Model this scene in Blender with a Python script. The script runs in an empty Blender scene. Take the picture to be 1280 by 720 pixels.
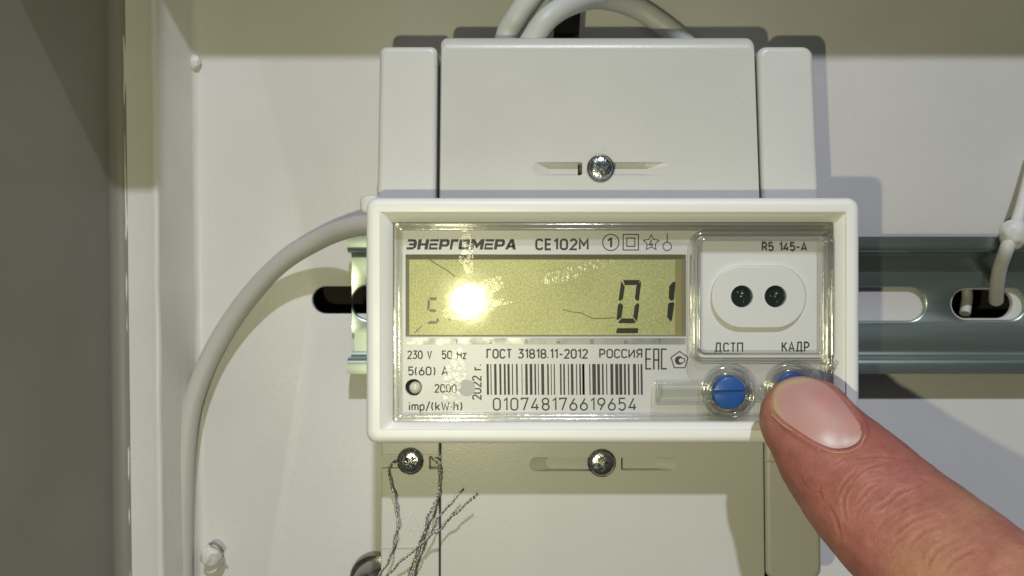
import bpy, bmesh, math, random
from mathutils import Vector, Matrix, noise
from mathutils.bvhtree import BVHTree
random.seed(4)
S = bpy.context.scene
C = S.collection
# ---------------------------------------------------------------- camera
# All builders work in millimetres: x right, z up, h = height above the back panel
# (towards the camera). Final meshes are scaled to metres.
D = 222.0          # camera to back panel, mm
F = 1050.0         # focal length in pixels of the 1280 px wide photograph
MM = 0.001
cam_d = bpy.data.cameras.new('camera')
cam_d.sensor_width = 36.0
cam_d.lens = 36.0 * F / 1280.0
cam_d.clip_start = 0.005
cam_d.clip_end = 20.0
cam_d.dof.use_dof = True
cam_d.dof.focus_distance = 0.176
cam_d.dof.aperture_fstop = 22
cam = bpy.data.objects.new('camera', cam_d)
cam.location = (0, -D * MM, 0)
cam.rotation_euler = (math.radians(90), 0, 0)
C.objects.link(cam)
S.camera = cam
# ---------------------------------------------------------------- world and lamps
w = bpy.data.worlds.new('World')
S.world = w
w.use_nodes = True
bg = w.node_tree.nodes['Background']
bg.inputs[0].default_value = (0.62, 0.66, 0.62, 1)
bg.inputs[1].default_value = 0.075
def lamp(name, loc_mm, power, col, radius):
    l = bpy.data.lights.new(name, 'POINT')
    l.energy = power; l.color = col; l.shadow_soft_size = radius * MM
    o = bpy.data.objects.new(name, l); o.location = Vector(loc_mm) * MM
    C.objects.link(o); return o
lamp('phone_flash', (-24, -222, -22), 0.61, (1.0, 0.95, 0.58), 1.9)
lamp('room_lamp', (110, -1090, 1010), 45.5, (0.885, 0.92, 1.03), 22)
S.view_settings.view_transform = 'Standard'
S.view_settings.look = 'None'
S.view_settings.exposure = 0.05
S.view_settings.gamma = 1
S.view_settings.use_curve_mapping = False
S.render.engine = 'CYCLES'
S.cycles.use_denoising = True
S.cycles.transparent_max_bounces = 24
S.cycles.max_bounces = 8
S.cycles.diffuse_bounces = 4
S.cycles.caustics_reflective = False
S.cycles.caustics_refractive = False

# ---------------------------------------------------------------- materials
def lin(c):
    return tuple(((v / 255) / 12.92 if v <= 10 else (((v / 255) + .055) / 1.055) ** 2.4) for v in c)
def mat(name, col, rough=.5, metal=0., spec=.5, coat=0., vary=0., vscale=60, bump=0., bscale=900, rvary=0., stretch=None, dust=0.):
    m = bpy.data.materials.new(name); m.use_nodes = True
    nt = m.node_tree; N = nt.nodes; L = nt.links
    b = N['Principled BSDF']
    b.inputs['Base Color'].default_value = (*col, 1)
    b.inputs['Roughness'].default_value = rough
    b.inputs['Metallic'].default_value = metal
    b.inputs['Specular IOR Level'].default_value = spec
    b.inputs['Coat Weight'].default_value = coat
    b.inputs['Coat Roughness'].default_value = .08
    tc0 = N.new('ShaderNodeTexCoord'); tc = tc0
    if stretch:
        mpn = N.new('ShaderNodeMapping'); mpn.inputs['Scale'].default_value = stretch; L.new(tc0.outputs['Object'], mpn.inputs[0])
        class _T: outputs = {'Object': mpn.outputs[0]}
        tc = _T
    if vary:
        n = N.new('ShaderNodeTexNoise'); n.inputs['Scale'].default_value = vscale; n.inputs['Detail'].default_value = 6
        n.inputs['Roughness'].default_value = .6
        L.new(tc.outputs['Object'], n.inputs['Vector'])
        r = N.new('ShaderNodeMapRange'); r.inputs[1].default_value = .3; r.inputs[2].default_value = .7
        r.inputs[3].default_value = 1 - vary; r.inputs[4].default_value = 1 + vary * .4
        L.new(n.outputs[0], r.inputs[0])
        mx = N.new('ShaderNodeVectorMath'); mx.operation = 'SCALE'; mx.inputs[0].default_value = col
        L.new(r.outputs[0], mx.inputs['Scale']); L.new(mx.outputs[0], b.inputs['Base Color'])
        if dust:      # sparse dark specks and faint smudges in the surface
            dn = N.new('ShaderNodeTexVoronoi'); dn.inputs['Scale'].default_value = dust; L.new(tc.outputs['Object'], dn.inputs['Vector'])
            dr = N.new('ShaderNodeMapRange'); dr.inputs[1].default_value = .03; dr.inputs[2].default_value = .075; dr.inputs[3].default_value = .62; dr.inputs[4].default_value = 1
            L.new(dn.outputs['Distance'], dr.inputs[0])
            sn = N.new('ShaderNodeTexNoise'); sn.inputs['Scale'].default_value = 75; L.new(tc.outputs['Object'], sn.inputs['Vector'])
            sr = N.new('ShaderNodeMapRange'); sr.inputs[1].default_value = .52; sr.inputs[2].default_value = .60; L.new(sn.outputs[0], sr.inputs[0])
            ml = N.new('ShaderNodeMix'); ml.data_type = 'FLOAT'; ml.inputs[2].default_value = 1; L.new(sr.outputs[0], ml.inputs[0]); L.new(dr.outputs[0], ml.inputs[3])
            m2 = N.new('ShaderNodeVectorMath'); m2.operation = 'SCALE'; L.new(mx.outputs[0], m2.inputs[0]); L.new(ml.outputs[0], m2.inputs['Scale'])
            L.new(m2.outputs[0], b.inputs['Base Color'])
    if rvary:
        n = N.new('ShaderNodeTexNoise'); n.inputs['Scale'].default_value = vscale * 2.3; n.inputs['Detail'].default_value = 5
        L.new(tc.outputs['Object'], n.inputs['Vector'])
        r = N.new('ShaderNodeMapRange'); r.inputs[1].default_value = .3; r.inputs[2].default_value = .7
        r.inputs[3].default_value = max(.02, rough - rvary); r.inputs[4].default_value = rough + rvary
        L.new(n.outputs[0], r.inputs[0]); L.new(r.outputs[0], b.inputs['Roughness'])
    if bump:
        n = N.new('ShaderNodeTexNoise'); n.inputs['Scale'].default_value = bscale; n.inputs['Detail'].default_value = 3
        L.new(tc.outputs['Object'], n.inputs['Vector'])
        bp = N.new('ShaderNodeBump'); bp.inputs['Strength'].default_value = bump; bp.inputs['Distance'].default_value = .0002
        L.new(n.outputs[0], bp.inputs['Height']); L.new(bp.outputs[0], b.inputs['Normal'])
    return m
def clear(name, tint=(.93, .94, .90), rough=.06, edge=(.62, .63, .56), bump=0., bsc=420, f0=.04, blend=.3):
    m = bpy.data.materials.new(name); m.use_nodes = True
    nt = m.node_tree; N = nt.nodes; L = nt.links
    for n in list(N): N.remove(n)
    out = N.new('ShaderNodeOutputMaterial'); mix = N.new('ShaderNodeMixShader')
    tr = N.new('ShaderNodeBsdfTransparent'); gl = N.new('ShaderNodeBsdfGlossy')
    gl.inputs['Roughness'].default_value = rough
    gl.inputs['Color'].default_value = (1, 1, 1, 1)
    lf = N.new('ShaderNodeLayerWeight'); lf.inputs[0].default_value = .5
    pw = N.new('ShaderNodeMath'); pw.operation = 'POWER'; pw.inputs[1].default_value = 5
    fr = N.new('ShaderNodeMath'); fr.operation = 'MULTIPLY_ADD'; fr.inputs[1].default_value = .9; fr.inputs[2].default_value = f0
    L.new(lf.outputs['Facing'], pw.inputs[0]); L.new(pw.outputs[0], fr.inputs[0])
    lw = N.new('ShaderNodeLayerWeight'); lw.inputs[0].default_value = blend
    cm = N.new('ShaderNodeMix'); cm.data_type = 'RGBA'
    cm.inputs[6].default_value = (*tint, 1); cm.inputs[7].default_value = (*edge, 1)
    L.new(lw.outputs['Facing'], cm.inputs[0]); L.new(cm.outputs[2], tr.inputs[0])
    tc = N.new('ShaderNodeTexCoord')
    if bump:
        n = N.new('ShaderNodeTexNoise'); n.inputs['Scale'].default_value = bsc; n.inputs['Detail'].default_value = 3
        L.new(tc.outputs['Object'], n.inputs['Vector'])
        bp = N.new('ShaderNodeBump'); bp.inputs['Strength'].default_value = bump; bp.inputs['Distance'].default_value = .0002
        L.new(n.outputs[0], bp.inputs['Height']); L.new(bp.outputs[0], gl.inputs['Normal'])
    L.new(fr.outputs[0], mix.inputs[0]); L.new(tr.outputs[0], mix.inputs[1]); L.new(gl.outputs[0], mix.inputs[2])
    L.new(mix.outputs[0], out.inputs[0])
    return m
M = {}
M['paint'] = mat('painted_steel', (.66, .65, .63), .42, vary=.06, vscale=22, bump=.28, bscale=620, rvary=.08, dust=330)
M['paintshade'] = mat('painted_steel_shaded', (.225, .22, .20), .5, vary=.08, vscale=15, bump=.15, bscale=600, rvary=.1)  # darker copy of the cabinet paint; stands in for the side wall's weak light
M['void'] = mat('slot_dark', (.03, .028, .026), .9)  # near-black in place of the shade behind the panel slots
M['abs'] = mat('warm_white_plastic', (.64, .64, .62), .38, vary=.05, vscale=40, bump=.12, bscale=2500, rvary=.05, dust=420)
M['abs2'] = mat('terminal_cover_plastic', (.585, .585, .555), .34, vary=.05, vscale=30, bump=.16, bscale=2200, rvary=.05, dust=420)
M['bezel'] = mat('bezel_plastic', (.86, .865, .86), .42, vary=.02, vscale=50, bump=.05, bscale=1800, rvary=.04)
M['black'] = mat('dark_gap', (.01, .01, .01), .8)
M['label'] = mat('silver_label', (.70, .71, .735), .42, metal=.12, vary=.03, vscale=90, bump=.05, bscale=5000)
M['panelgrey'] = mat('port_panel', (.80, .81, .83), .4, vary=.02, vscale=60)
M['ink'] = mat('black_ink', (.055, .055, .06), .55, vary=.25, vscale=900)
M['ink2'] = mat('grey_ink', (.13, .13, .14), .55, vary=.25, vscale=900)
M['lcdseg'] = mat('lcd_segment', (.028, .028, .022), .35)
M['lcdframe'] = mat('lcd_surround', (.20, .195, .13), .5, vary=.1, vscale=200)
M['strip'] = mat('tick_strip_foil', (.40, .41, .43), .42, metal=.5, vary=.15, vscale=120, rvary=.12)
M['clear'] = clear('clear_plastic')
M['pane'] = clear('clear_window', (.998, .998, .995), .062, (.97, .97, .96), bump=.2, bsc=150)
M['ridge'] = clear('clear_ridge', (.997, .997, .99), .12, (.42, .42, .36), bump=.25, f0=.12, blend=.09)
M['blue'] = mat('blue_button_plastic', (.022, .095, .34), .38, coat=.2, bump=.1, bscale=1500)
M['screw'] = mat('zinc_plated_steel', (.52, .55, .56), .24, metal=1., vary=.35, vscale=700, bump=.5, bscale=1500, rvary=.12)
M['rail'] = mat('galvanised_steel', (.44, .52, .48), .34, metal=.94, vary=.10, vscale=60, bump=.05, bscale=500, rvary=.05, stretch=(.08, 1, 1.6))
M['dome'] = mat('dark_steel', (.34, .335, .32), .28, metal=1., vary=.3, vscale=150, rvary=.08)
M['cable'] = mat('grey_cable_sheath', (.50, .50, .465), .48, vary=.06, vscale=60, bump=.15, bscale=800)
M['cable2'] = mat('light_cable_sheath', (.56, .58, .56), .45, vary=.05, vscale=60, bump=.12, bscale=800)
M['sheath'] = mat('black_rubber', (.010, .009, .010), .9, spec=.15)
M['wire'] = mat('steel_wire', (.52, .50, .45), .33, metal=.85, vary=.3, vscale=900)
M['white'] = mat('white_plastic', (.70, .69, .67), .45, vary=.05, vscale=100, bump=.2, bscale=500)
M['led'] = mat('led_lens', (.78, .77, .68), .2, coat=.6)
M['pcb'] = mat('green_board', (.006, .018, .013), .3, coat=.5)
M['scratch'] = mat('film_crease', (.10, .10, .05), .5)
M['mark'] = mat('board_print', (.25, .30, .27), .5)
M['sticker'] = mat('matte_sticker', (.645, .645, .63), .6)
M['portband'] = mat('print_band', (.60, .595, .56), .45)

# lcd glass: yellow-green reflective layer with fine speckle
m = mat('lcd_glass', (.44, .42, .19), .5, metal=.45, coat=.0)
nt = m.node_tree; N = nt.nodes; L = nt.links; b = N['Principled BSDF']
tc = N.new('ShaderNodeTexCoord')
n1 = N.new('ShaderNodeTexNoise'); n1.inputs['Scale'].default_value = 2500; n1.inputs['Detail'].default_value = 2
n2 = N.new('ShaderNodeTexNoise'); n2.inputs['Scale'].default_value = 90; n2.inputs['Detail'].default_value = 4; n2.inputs['Roughness'].default_value = .3
L.new(tc.outputs['Object'], n1.inputs[0]); L.new(tc.outputs['Object'], n2.inputs[0])
ad = N.new('ShaderNodeMath'); ad.operation = 'ADD'; L.new(n1.outputs[0], ad.inputs[0]); L.new(n2.outputs[0], ad.inputs[1])
cr = N.new('ShaderNodeValToRGB'); mxn = N.new('ShaderNodeMath'); mxn.operation = 'MULTIPLY_ADD'; mxn.inputs[1].default_value = .35; L.new(n2.outputs[0], mxn.inputs[0]); L.new(n1.outputs[0], mxn.inputs[2]); L.new(mxn.outputs[0], cr.inputs[0])
cr.color_ramp.elements[0].position = .46; cr.color_ramp.elements[0].color = (.355, .36, .18, 1)
cr.color_ramp.elements[1].position = .90; cr.color_ramp.elements[1].color = (.57, .58, .30, 1)
L.new(cr.outputs[0], b.inputs['Base Color'])
bp = N.new('ShaderNodeBump'); bp.inputs['Strength'].default_value = .10; bp.inputs['Distance'].default_value = .00006
L.new(n1.outputs[0], bp.inputs['Height']); L.new(bp.outputs[0], b.inputs['Normal'])
M['lcd'] = m

# ---------------------------------------------------------------- helpers
def P(px, py, h):
    """pixel of the 1280x720 photograph at height h -> (x, h, z) in mm"""
    s = (D - h) / F
    return ((px - 640) * s, h, -(py - 360) * s)
def V(p):
    return Vector((p[0], -p[1], p[2])) * MM
def link(name, me, mt, parent=None, kind=None, smooth=40):
    if mt is not None:
        me.materials.clear(); me.materials.append(mt)
    if smooth:
        me.shade_smooth(); me.set_sharp_from_angle(angle=math.radians(smooth))
    o = bpy.data.objects.new(name, me); C.objects.link(o)
    if parent: o.parent = parent
    if kind: o['kind'] = kind
    return o
def mesh(name, verts, faces, mt, parent=None, kind=None, smooth=40, raw=False):
    bm = bmesh.new()
    vs = [bm.verts.new(V(v) if not raw else v) for v in verts]
    for f in faces:
        try: bm.faces.new([vs[i] for i in f])
        except ValueError: pass
    bmesh.ops.recalc_face_normals(bm, faces=bm.faces)
    me = bpy.data.meshes.new(name); bm.to_mesh(me); bm.free()
    return link(name, me, mt, parent, kind, smooth)
def thing(name, label, cat, loc=(0, 0, 0), group=None):
    o = bpy.data.objects.new(name, None); C.objects.link(o)
    o.empty_display_size = .01
    o['label'] = label; o['category'] = cat
    if group: o['group'] = group
    return o
def tag(o, label, cat, group=None):
    o['label'] = label; o['category'] = cat
    if group: o['group'] = group
    return o
def rr(x0, z0, x1, z1, r, n=6):
    """rounded rectangle, mm, counter-clockwise"""
    r = max(min(r, (x1 - x0) / 2 - 1e-4, (z1 - z0) / 2 - 1e-4), 1e-4)
    out = []
    for cx, cz, a0 in ((x1 - r, z1 - r, 0), (x0 + r, z1 - r, 90), (x0 + r, z0 + r, 180), (x1 - r, z0 + r, 270)):
        for i in range(n + 1):
            a = math.radians(a0 + 90 * i / n)
            out.append((cx + r * math.cos(a), cz + r * math.sin(a)))
    return out
def rect_mm(px0, py0, px1, py1, h):
    a = P(px0, py0, h); c = P(px1, py1, h)
    return a[0], c[2], c[0], a[2]        # x0, z0, x1, z1
def loft(loops, cap0=False, cap1=False, ring=False):
    """loops = list of lists of (x,h,z); returns verts, faces"""
    n = len(loops[0]); vs = [p for l in loops for p in l]; fs = []
    k = len(loops)
    for j in range(k - 1 if not ring else k):
        a = j * n; b_ = ((j + 1) % k) * n
        for i in range(n):
            fs.append((a + i, a + (i + 1) % n, b_ + (i + 1) % n, b_ + i))
    if cap0: fs.append(tuple(range(n)))
    if cap1: fs.append(tuple((k - 1) * n + i for i in range(n)))
    return vs, fs
def slab(name, pxr, hf, hb, mt, parent=None, cr=1.0, er=.6, warp=None, kind=None, n=6, edge_n=5, obj=True, kx=1.0):
    """block with rounded front edge; pxr = pixel rect measured at the front height hf"""
    x0, z0, x1, z1 = rect_mm(*pxr, hf)
    loops = []
    prof = [(0, hb)] + [(er * (1 - math.cos(t)), hf - er + er * math.sin(t)) for t in [math.pi / 2 * i / edge_n for i in range(edge_n + 1)]]
    for ins, h in prof:
        loops.append([(x, h, z) for x, z in rr(x0 + ins * kx, z0 + ins, x1 - ins * kx, z1 - ins, cr - ins * .6 * kx, n)])
    if warp: loops = [[warp(p) for p in l] for l in loops]
    v, f = loft(loops, True, True)
    if not obj: return v, f
    o = mesh(name, v, f, mt, parent, kind)
    wn = o.modifiers.new('face_weighted', 'WEIGHTED_NORMAL'); wn.keep_sharp = True
    return o
def ringp(name, pxr, hpx, r, prof, mt, parent=None, n=8, warp=None):
    """closed ring; prof = closed list of (inset mm, h) round a rounded rectangle measured at height hpx"""
    x0, z0, x1, z1 = rect_mm(*pxr, hpx)
    loops = [[(x, h, z) for x, z in rr(x0 + i, z0 + i, x1 - i, z1 - i, r - i, n)] for i, h in prof]
    if warp: loops = [[warp(p) for p in l] for l in loops]
    v, f = loft(loops, ring=True)
    return mesh(name, v, f, mt, parent)
def bead(wd, h0, h1, k=5):
    """profile of a rounded rib"""
    r = min(wd / 2, (h1 - h0))
    pts = [(0, h0)]
    for i in range(k * 2 + 1):
        a = math.pi - math.pi * i / (k * 2)
        pts.append((wd / 2 + (wd / 2) * math.cos(a), h1 - r + r * math.sin(a)))
    pts.append((wd, h0))
    return pts
def lathe(name, c, prof, mt, parent=None, seg=40, smooth=35):
    """prof = list of (radius, h) ; axis towards the camera through c=(x,z)"""
    loops = [[(c[0] + r * math.cos(2 * math.pi * i / seg), h, c[1] + r * math.sin(2 * math.pi * i / seg)) for i in range(seg)] for r, h in prof]
    v, f = loft(loops, True, True)
    return mesh(name, v, f, mt, parent, smooth=smooth)
def spline(pts, sub=14):
    out = []
    q = [2 * Vector(pts[0]) - Vector(pts[1])] + [Vector(p) for p in pts] + [2 * Vector(pts[-1]) - Vector(pts[-2])]
    for i in range(1, len(q) - 2):
        for s in range(sub):
            t = s / sub
            out.append(.5 * ((2 * q[i]) + (-q[i - 1] + q[i + 1]) * t + (2 * q[i - 1] - 5 * q[i] + 4 * q[i + 1] - q[i + 2]) * t * t + (-q[i - 1] + 3 * q[i] - 3 * q[i + 1] + q[i + 2]) * t ** 3))
    out.append(Vector(pts[-1]))
    return out
def frames(pts):
    ts = []
    for i in range(len(pts)):
        a = pts[max(i - 1, 0)]; b_ = pts[min(i + 1, len(pts) - 1)]
        ts.append((b_ - a).normalized())
    n = ts[0].orthogonal().normalized(); out = []
    for t in ts:
        n = (n - t * n.dot(t)).normalized()
        out.append((t, n, t.cross(n)))
    return out
def tube_data(pts, r, seg=14, cap=True):
    """pts in (x,h,z) mm Vectors; r number or list"""
    fr = frames(pts); loops = []
    for i, p in enumerate(pts):
        rad = r[i] if isinstance(r, (list, tuple)) else r
        t, n, b_ = fr[i]
        loops.append([tuple(p + rad * (n * math.cos(2 * math.pi * k / seg) + b_ * math.sin(2 * math.pi * k / seg))) for k in range(seg)])
    return loft(loops, cap, cap)
def tube(name, pts, r, mt, parent=None, seg=14, sub=14, cap=True):
    v, f = tube_data(spline(pts, sub), r, seg, cap)
    return mesh(name, v, f, mt, parent, smooth=60)
def twisted(name, pts, mt, parent, r=.135, hr=.165, pitch=1.9, sub=30, n=2, phase=0):
    sp = spline(pts, sub); fr = frames(sp); d = 0; vv = []; ff = []
    dist = [0]
    for i in range(1, len(sp)):
        d += (sp[i] - sp[i - 1]).length; dist.append(d)
    for k in range(n):
        hp = []
        for i, p in enumerate(sp):
            wob = Vector((noise.noise(Vector((dist[i] * .35, phase, 1))), 0, noise.noise(Vector((dist[i] * .35, phase, 5))))) * .55
            a = 2 * math.pi * dist[i] / pitch + 2 * math.pi * k / n + phase + 1.6 * noise.noise(Vector((dist[i] * .5, phase, k * 3)))
            hp.append(p + wob + hr * (1 + .5 * noise.noise(Vector((dist[i] * .6, phase, 9 + k)))) * (fr[i][1] * math.cos(a) + fr[i][2] * math.sin(a)))
        v, f = tube_data(hp, r, 7)
        o = len(vv); vv += v; ff += [tuple(i + o for i in q) for q in f]
    return mesh(name, vv, ff, mt, parent, smooth=70)
def cut(o, verts, faces, ang=38):
    wn_ = 'face_weighted' in o.modifiers; o.modifiers.clear()
    """real boolean cut of a part by a closed shape (mm)"""
    bm = bmesh.new(); vs = [bm.verts.new(V(v)) for v in verts]
    for f in faces: bm.faces.new([vs[i] for i in f])
    bmesh.ops.recalc_face_normals(bm, faces=bm.faces)
    me = bpy.data.meshes.new('cutter'); bm.to_mesh(me); bm.free()
    c = bpy.data.objects.new('cutter', me); C.objects.link(c)
    md = o.modifiers.new('b', 'BOOLEAN'); md.object = c; md.operation = 'DIFFERENCE'; md.solver = 'EXACT'
    bpy.context.view_layer.update()
    new = bpy.data.meshes.new_from_object(o.evaluated_get(bpy.context.evaluated_depsgraph_get()))
    if len(new.polygons) < len(o.data.polygons) * .6: print('BAD CUT', o.name, len(o.data.polygons), len(new.polygons))
    o.modifiers.clear(); old = o.data; nm = old.name; o.data = new
    bpy.data.meshes.remove(old); new.name = nm
    bpy.data.objects.remove(c); bpy.data.meshes.remove(me)
    new.shade_smooth(); new.set_sharp_from_angle(angle=math.radians(ang))
    if wn_: wn = o.modifiers.new('face_weighted', 'WEIGHTED_NORMAL'); wn.keep_sharp = True
def pill_cut(pxr, h, depth, ramp=.0, top=2.0, rpx=None, n=8):
    x0, z0, x1, z1 = rect_mm(*pxr, h)
    r = (z1 - z0) / 2 if rpx is None else rpx * (D - h) / F
    lo = [(x, h - depth, z) for x, z in rr(x0 + ramp, z0 + .12, x1 - ramp, z1 - .12, r, n)]
    mid = [(x, h, z) for x, z in rr(x0, z0, x1, z1, r, n)]
    up = [(x, h + top, z) for x, z in rr(x0, z0, x1, z1, r, n)]
    return loft([lo, mid, up], True, True)
def flat(name, polys_px, h, th, mt, parent, smooth=0):
    """flat print: convex polygons in pixels, thickness th"""
    vs = []; fs = []
    for pl in polys_px:
        n = len(pl); o = len(vs)
        vs += [P(x, y, h) for x, y in pl] + [P(x, y, h + th) for x, y in pl]
        fs.append(tuple(o + n + i for i in range(n)))
        for i in range(n): fs.append((o + i, o + (i + 1) % n, o + n + (i + 1) % n, o + n + i))
    return mesh(name, vs, fs, mt, parent, smooth=smooth)
def stroke_polys(pts, wd, closed=False):
    out = []; k = len(pts)
    def nrm(a, b_):
        d = Vector((b_[0] - a[0], b_[1] - a[1])); d.normalize(); return Vector((-d.y, d.x))
    offs = []
    for i in range(k):
        pv = pts[i - 1] if (closed or i > 0) else None
        nx = pts[(i + 1) % k] if (closed or i < k - 1) else None
        if pv is None: n = nrm(pts[i], nx)
        elif nx is None: n = nrm(pv, pts[i])
        else:
            n1, n2 = nrm(pv, pts[i]), nrm(pts[i], nx); n = (n1 + n2)
            n = n.normalized() / max(.5, math.sqrt((1 + n1.dot(n2)) / 2)) if n.length > .01 else n1
        offs.append(n * wd / 2)
    for i in range(k if closed else k - 1):
        j = (i + 1) % k
        a, b_ = pts[i], pts[j]
        out.append([(a[0] + offs[i].x, a[1] + offs[i].y), (b_[0] + offs[j].x, b_[1] + offs[j].y), (b_[0] - offs[j].x, b_[1] - offs[j].y), (a[0] - offs[i].x, a[1] - offs[i].y)])
    return out
def circ(cx, cy, r, n=24):
    return [(cx + r * math.cos(2 * math.pi * i / n), cy + r * math.sin(2 * math.pi * i / n)) for i in range(n)]
def text(name, body, pxr, h, mt, parent, bold=0., rot=False, spacing=1.0, lift=.03):
    """lettering fitted to a pixel rectangle, as thin ink geometry"""
    cu = bpy.data.curves.new(name, 'FONT'); cu.body = body; cu.offset = bold; cu.resolution_u = 3
    cu.space_character = spacing; cu.extrude = 0
    t = bpy.data.objects.new('tmp', cu); C.objects.link(t)
    bpy.context.view_layer.update()
    me = bpy.data.meshes.new_from_object(t.evaluated_get(bpy.context.evaluated_depsgraph_get()))
    bpy.data.objects.remove(t); bpy.data.curves.remove(cu)
    xs = [v.co.x for v in me.vertices]; ys = [v.co.y for v in me.vertices]
    a, b_, c, d = min(xs), max(xs), min(ys), max(ys)
    hh = h + lift
    for v in me.vertices:
        u = (v.co.x - a) / (b_ - a); q = (v.co.y - c) / (d - c)
        if rot: px = pxr[0] + (1 - q) * (pxr[2] - pxr[0]); py = pxr[3] - u * (pxr[3] - pxr[1])
        else: px = pxr[0] + u * (pxr[2] - pxr[0]); py = pxr[3] - q * (pxr[3] - pxr[1])
        v.co = V(P(px, py, hh))
    if rot:
        for v in me.vertices: pass
    me.name = name
    o = link(name, me, mt, parent, smooth=0)
    return o

# ================================================================ CABINET (setting)
# back panel with two long slots
def slot_loop(pxr, h, n=10):
    x0, z0, x1, z1 = rect_mm(*pxr, h); return (x0, z0, x1, z1)
XL = -84.6            # left edge of the back panel
bp_ = slab('back_panel', (0, 0, 1, 1), 0, -1.5, M['paint'], obj=False)
def box_v(x0, x1, h0, h1, z0, z1):
    v = [(x, h, z) for x in (x0, x1) for h in (h0, h1) for z in (z0, z1)]
    f = [(0, 1, 3, 2), (4, 6, 7, 5), (0, 4, 5, 1), (2, 3, 7, 6), (0, 2, 6, 4), (1, 5, 7, 3)]
    return v, f
v, f = box_v(XL + 1.2, 230, -1.4, 0, -190, 130)
panel = mesh('back_panel', v, f, M['paint'], kind='structure')
for r_ in ((390, 358, 476, 392), (1190, 362, 1266, 398)):
    x0, z0, x1, z1 = rect_mm(*r_, 0)
    rad = (z1 - z0) / 2
    loops = [[(x, h, z) for x, z in rr(x0 - e, z0 - e, x1 + e, z1 + e, rad + e, 10)] for h, e in ((-3, 0), (-.45, 0), (-.12, .1), (0.0, .45), (.5, .95))]
    v, f = loft(loops, True, True); cut(panel, v, f)
# left side: rolled corner, sloped web, edge fold, flange, then the deep side wall
def sweep_z(name, prof, z0, z1, mt, th=1.2, kind='structure', jag=0, nz=60):
    """open sheet profile (x,h) extruded along z with thickness"""
    k = len(prof); outer = []
    for i, p in enumerate(prof):
        a = Vector(prof[max(i - 1, 0)]); b_ = Vector(prof[min(i + 1, k - 1)])
        d = (b_ - a).normalized(); nn = Vector((-d.y, d.x))
        outer.append((p[0] - nn.x * th, p[1] - nn.y * th))
    loop = list(prof) + outer[::-1]
    loops = []
    for j in range(nz + 1):
        z = z0 + (z1 - z0) * j / nz
        L_ = []
        for (x, h) in loop:
            e = (noise.noise(Vector((x * .5, h * .5, z * .12))) * .25) * jag
            tilt = -.012 * (z)            # the wall leans very slightly
            L_.append((x + e + tilt, h + e * .3, z))
        loops.append(L_)
    v, f = loft(loops, True, True)
    return mesh(name, v, f, mt, kind=kind, smooth=50)
def arc2(cx, cy, r, a0, a1, n=8):
    return [(cx + r * math.cos(math.radians(a0 + (a1 - a0) * i / n)), cy + r * math.sin(math.radians(a0 + (a1 - a0) * i / n))) for i in range(n + 1)]
prof = [(XL + 4.6, .03)] + arc2(XL + 3.0, 2.0, 1.97, -88, -172, 8) + [(XL - 1.9, 13.2), (XL - 2.1, 14.6)] + arc2(XL - 3.1, 14.5, 1.0, 10, 80, 4) + [(XL - 3.7, 15.3), (XL - 4.4, 15.0), (XL - 10.6, 15.0)]
sweep_z('cabinet_side_fold', prof, -180, 130, M['paint'], th=-1.2, jag=1)
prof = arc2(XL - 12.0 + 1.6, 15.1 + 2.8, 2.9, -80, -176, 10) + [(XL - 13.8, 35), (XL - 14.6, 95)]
sweep_z('cabinet_side_wall', prof, -180, 130, M['paintshade'], th=-1.2, jag=0)
# cabinet top, above the frame: it shades the upper part of the panel
v, f = box_v(XL - 18, 230, -1.4, 50, 104.4, 106)
mesh('cabinet_top', v, f, M['paint'], kind='structure')
# unseen bar, added only to shade the flange and the side wall
v, f = box_v(XL - 60, XL + 6.0, 59, 61.5, 66.6, 128)
mesh('flange_shade_bar', v, f, M['paint'], kind='structure')
# wall behind the cabinet, coloured near-black so the slots look unlit
v, f = box_v(-260, 330, -40, -30, -260, 260)
mesh('wall', v, f, M['void'], kind='structure')
# lump of filler and paint at the corner
vs = []; fs = []
c0 = Vector(P(244, 78, 1.0))
bm = bmesh.new(); bmesh.ops.create_icosphere(bm, subdivisions=4, radius=1)
vs = [(c0.x + v_.co.x * 1.5 * (1 + .35 * noise.noise(v_.co * 2)), c0.y + v_.co.y * 1.1, c0.z + v_.co.z * 1.9 * (1 + .4 * noise.noise(v_.co * 2.4 + Vector((3, 0, 0))))) for v_ in bm.verts]
fs = [tuple(x.index for x in f_.verts) for f_ in bm.faces]; bm.free()
lump = mesh('paint_blob', vs, fs, M['paint'], smooth=80)
tag(lump, 'small lump of white paint in the upper left corner of the panel', 'paint lump')

# ================================================================ DIN RAIL
rail = thing('mounting_rail', 'galvanised top hat rail with slotted holes behind the meter', 'rail')
RZ = -4.4; RX0 = -(640 - 434) / 4.9; RX1 = 150
def rail_lip(sgn):
    # section from web edge out to the lip, (z, h)
    sec = [(12.2, .9), (12.9, 1.0), (13.35, 1.5), (13.5, 2.2), (13.5, 5.4), (13.7, 6.2), (14.3, 6.75), (15, 6.9), (17.0, 6.9), (17.5, 6.9)]
    outer = []
    for i, p in enumerate(sec):
        a = Vector(sec[max(i - 1, 0)]); b_ = Vector(sec[min(i + 1, len(sec) - 1)]); d = (b_ - a).normalized(); nn = Vector((-d.y, d.x))
        outer.append((p[0] + nn.x * -.9, p[1] + nn.y * -.9))
    front = sec[:]; loop = [(z, h + .6) for z, h in sec[:1]] and sec + outer[::-1]
    loops = []
    xs = [RX0, RX0 + .3] + [RX0 + (RX1 - RX0) * i / 10 for i in range(1, 11)]
    for x in xs:
        loops.append([(x, h + .9 - .35 * 0, RZ + sgn * z) for z, h in loop])
    v, f = loft(loops, True, True)
    return mesh('rail_lip', v, f, M['rail'], rail, smooth=50)
rail_lip(1); rail_lip(-1)
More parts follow.
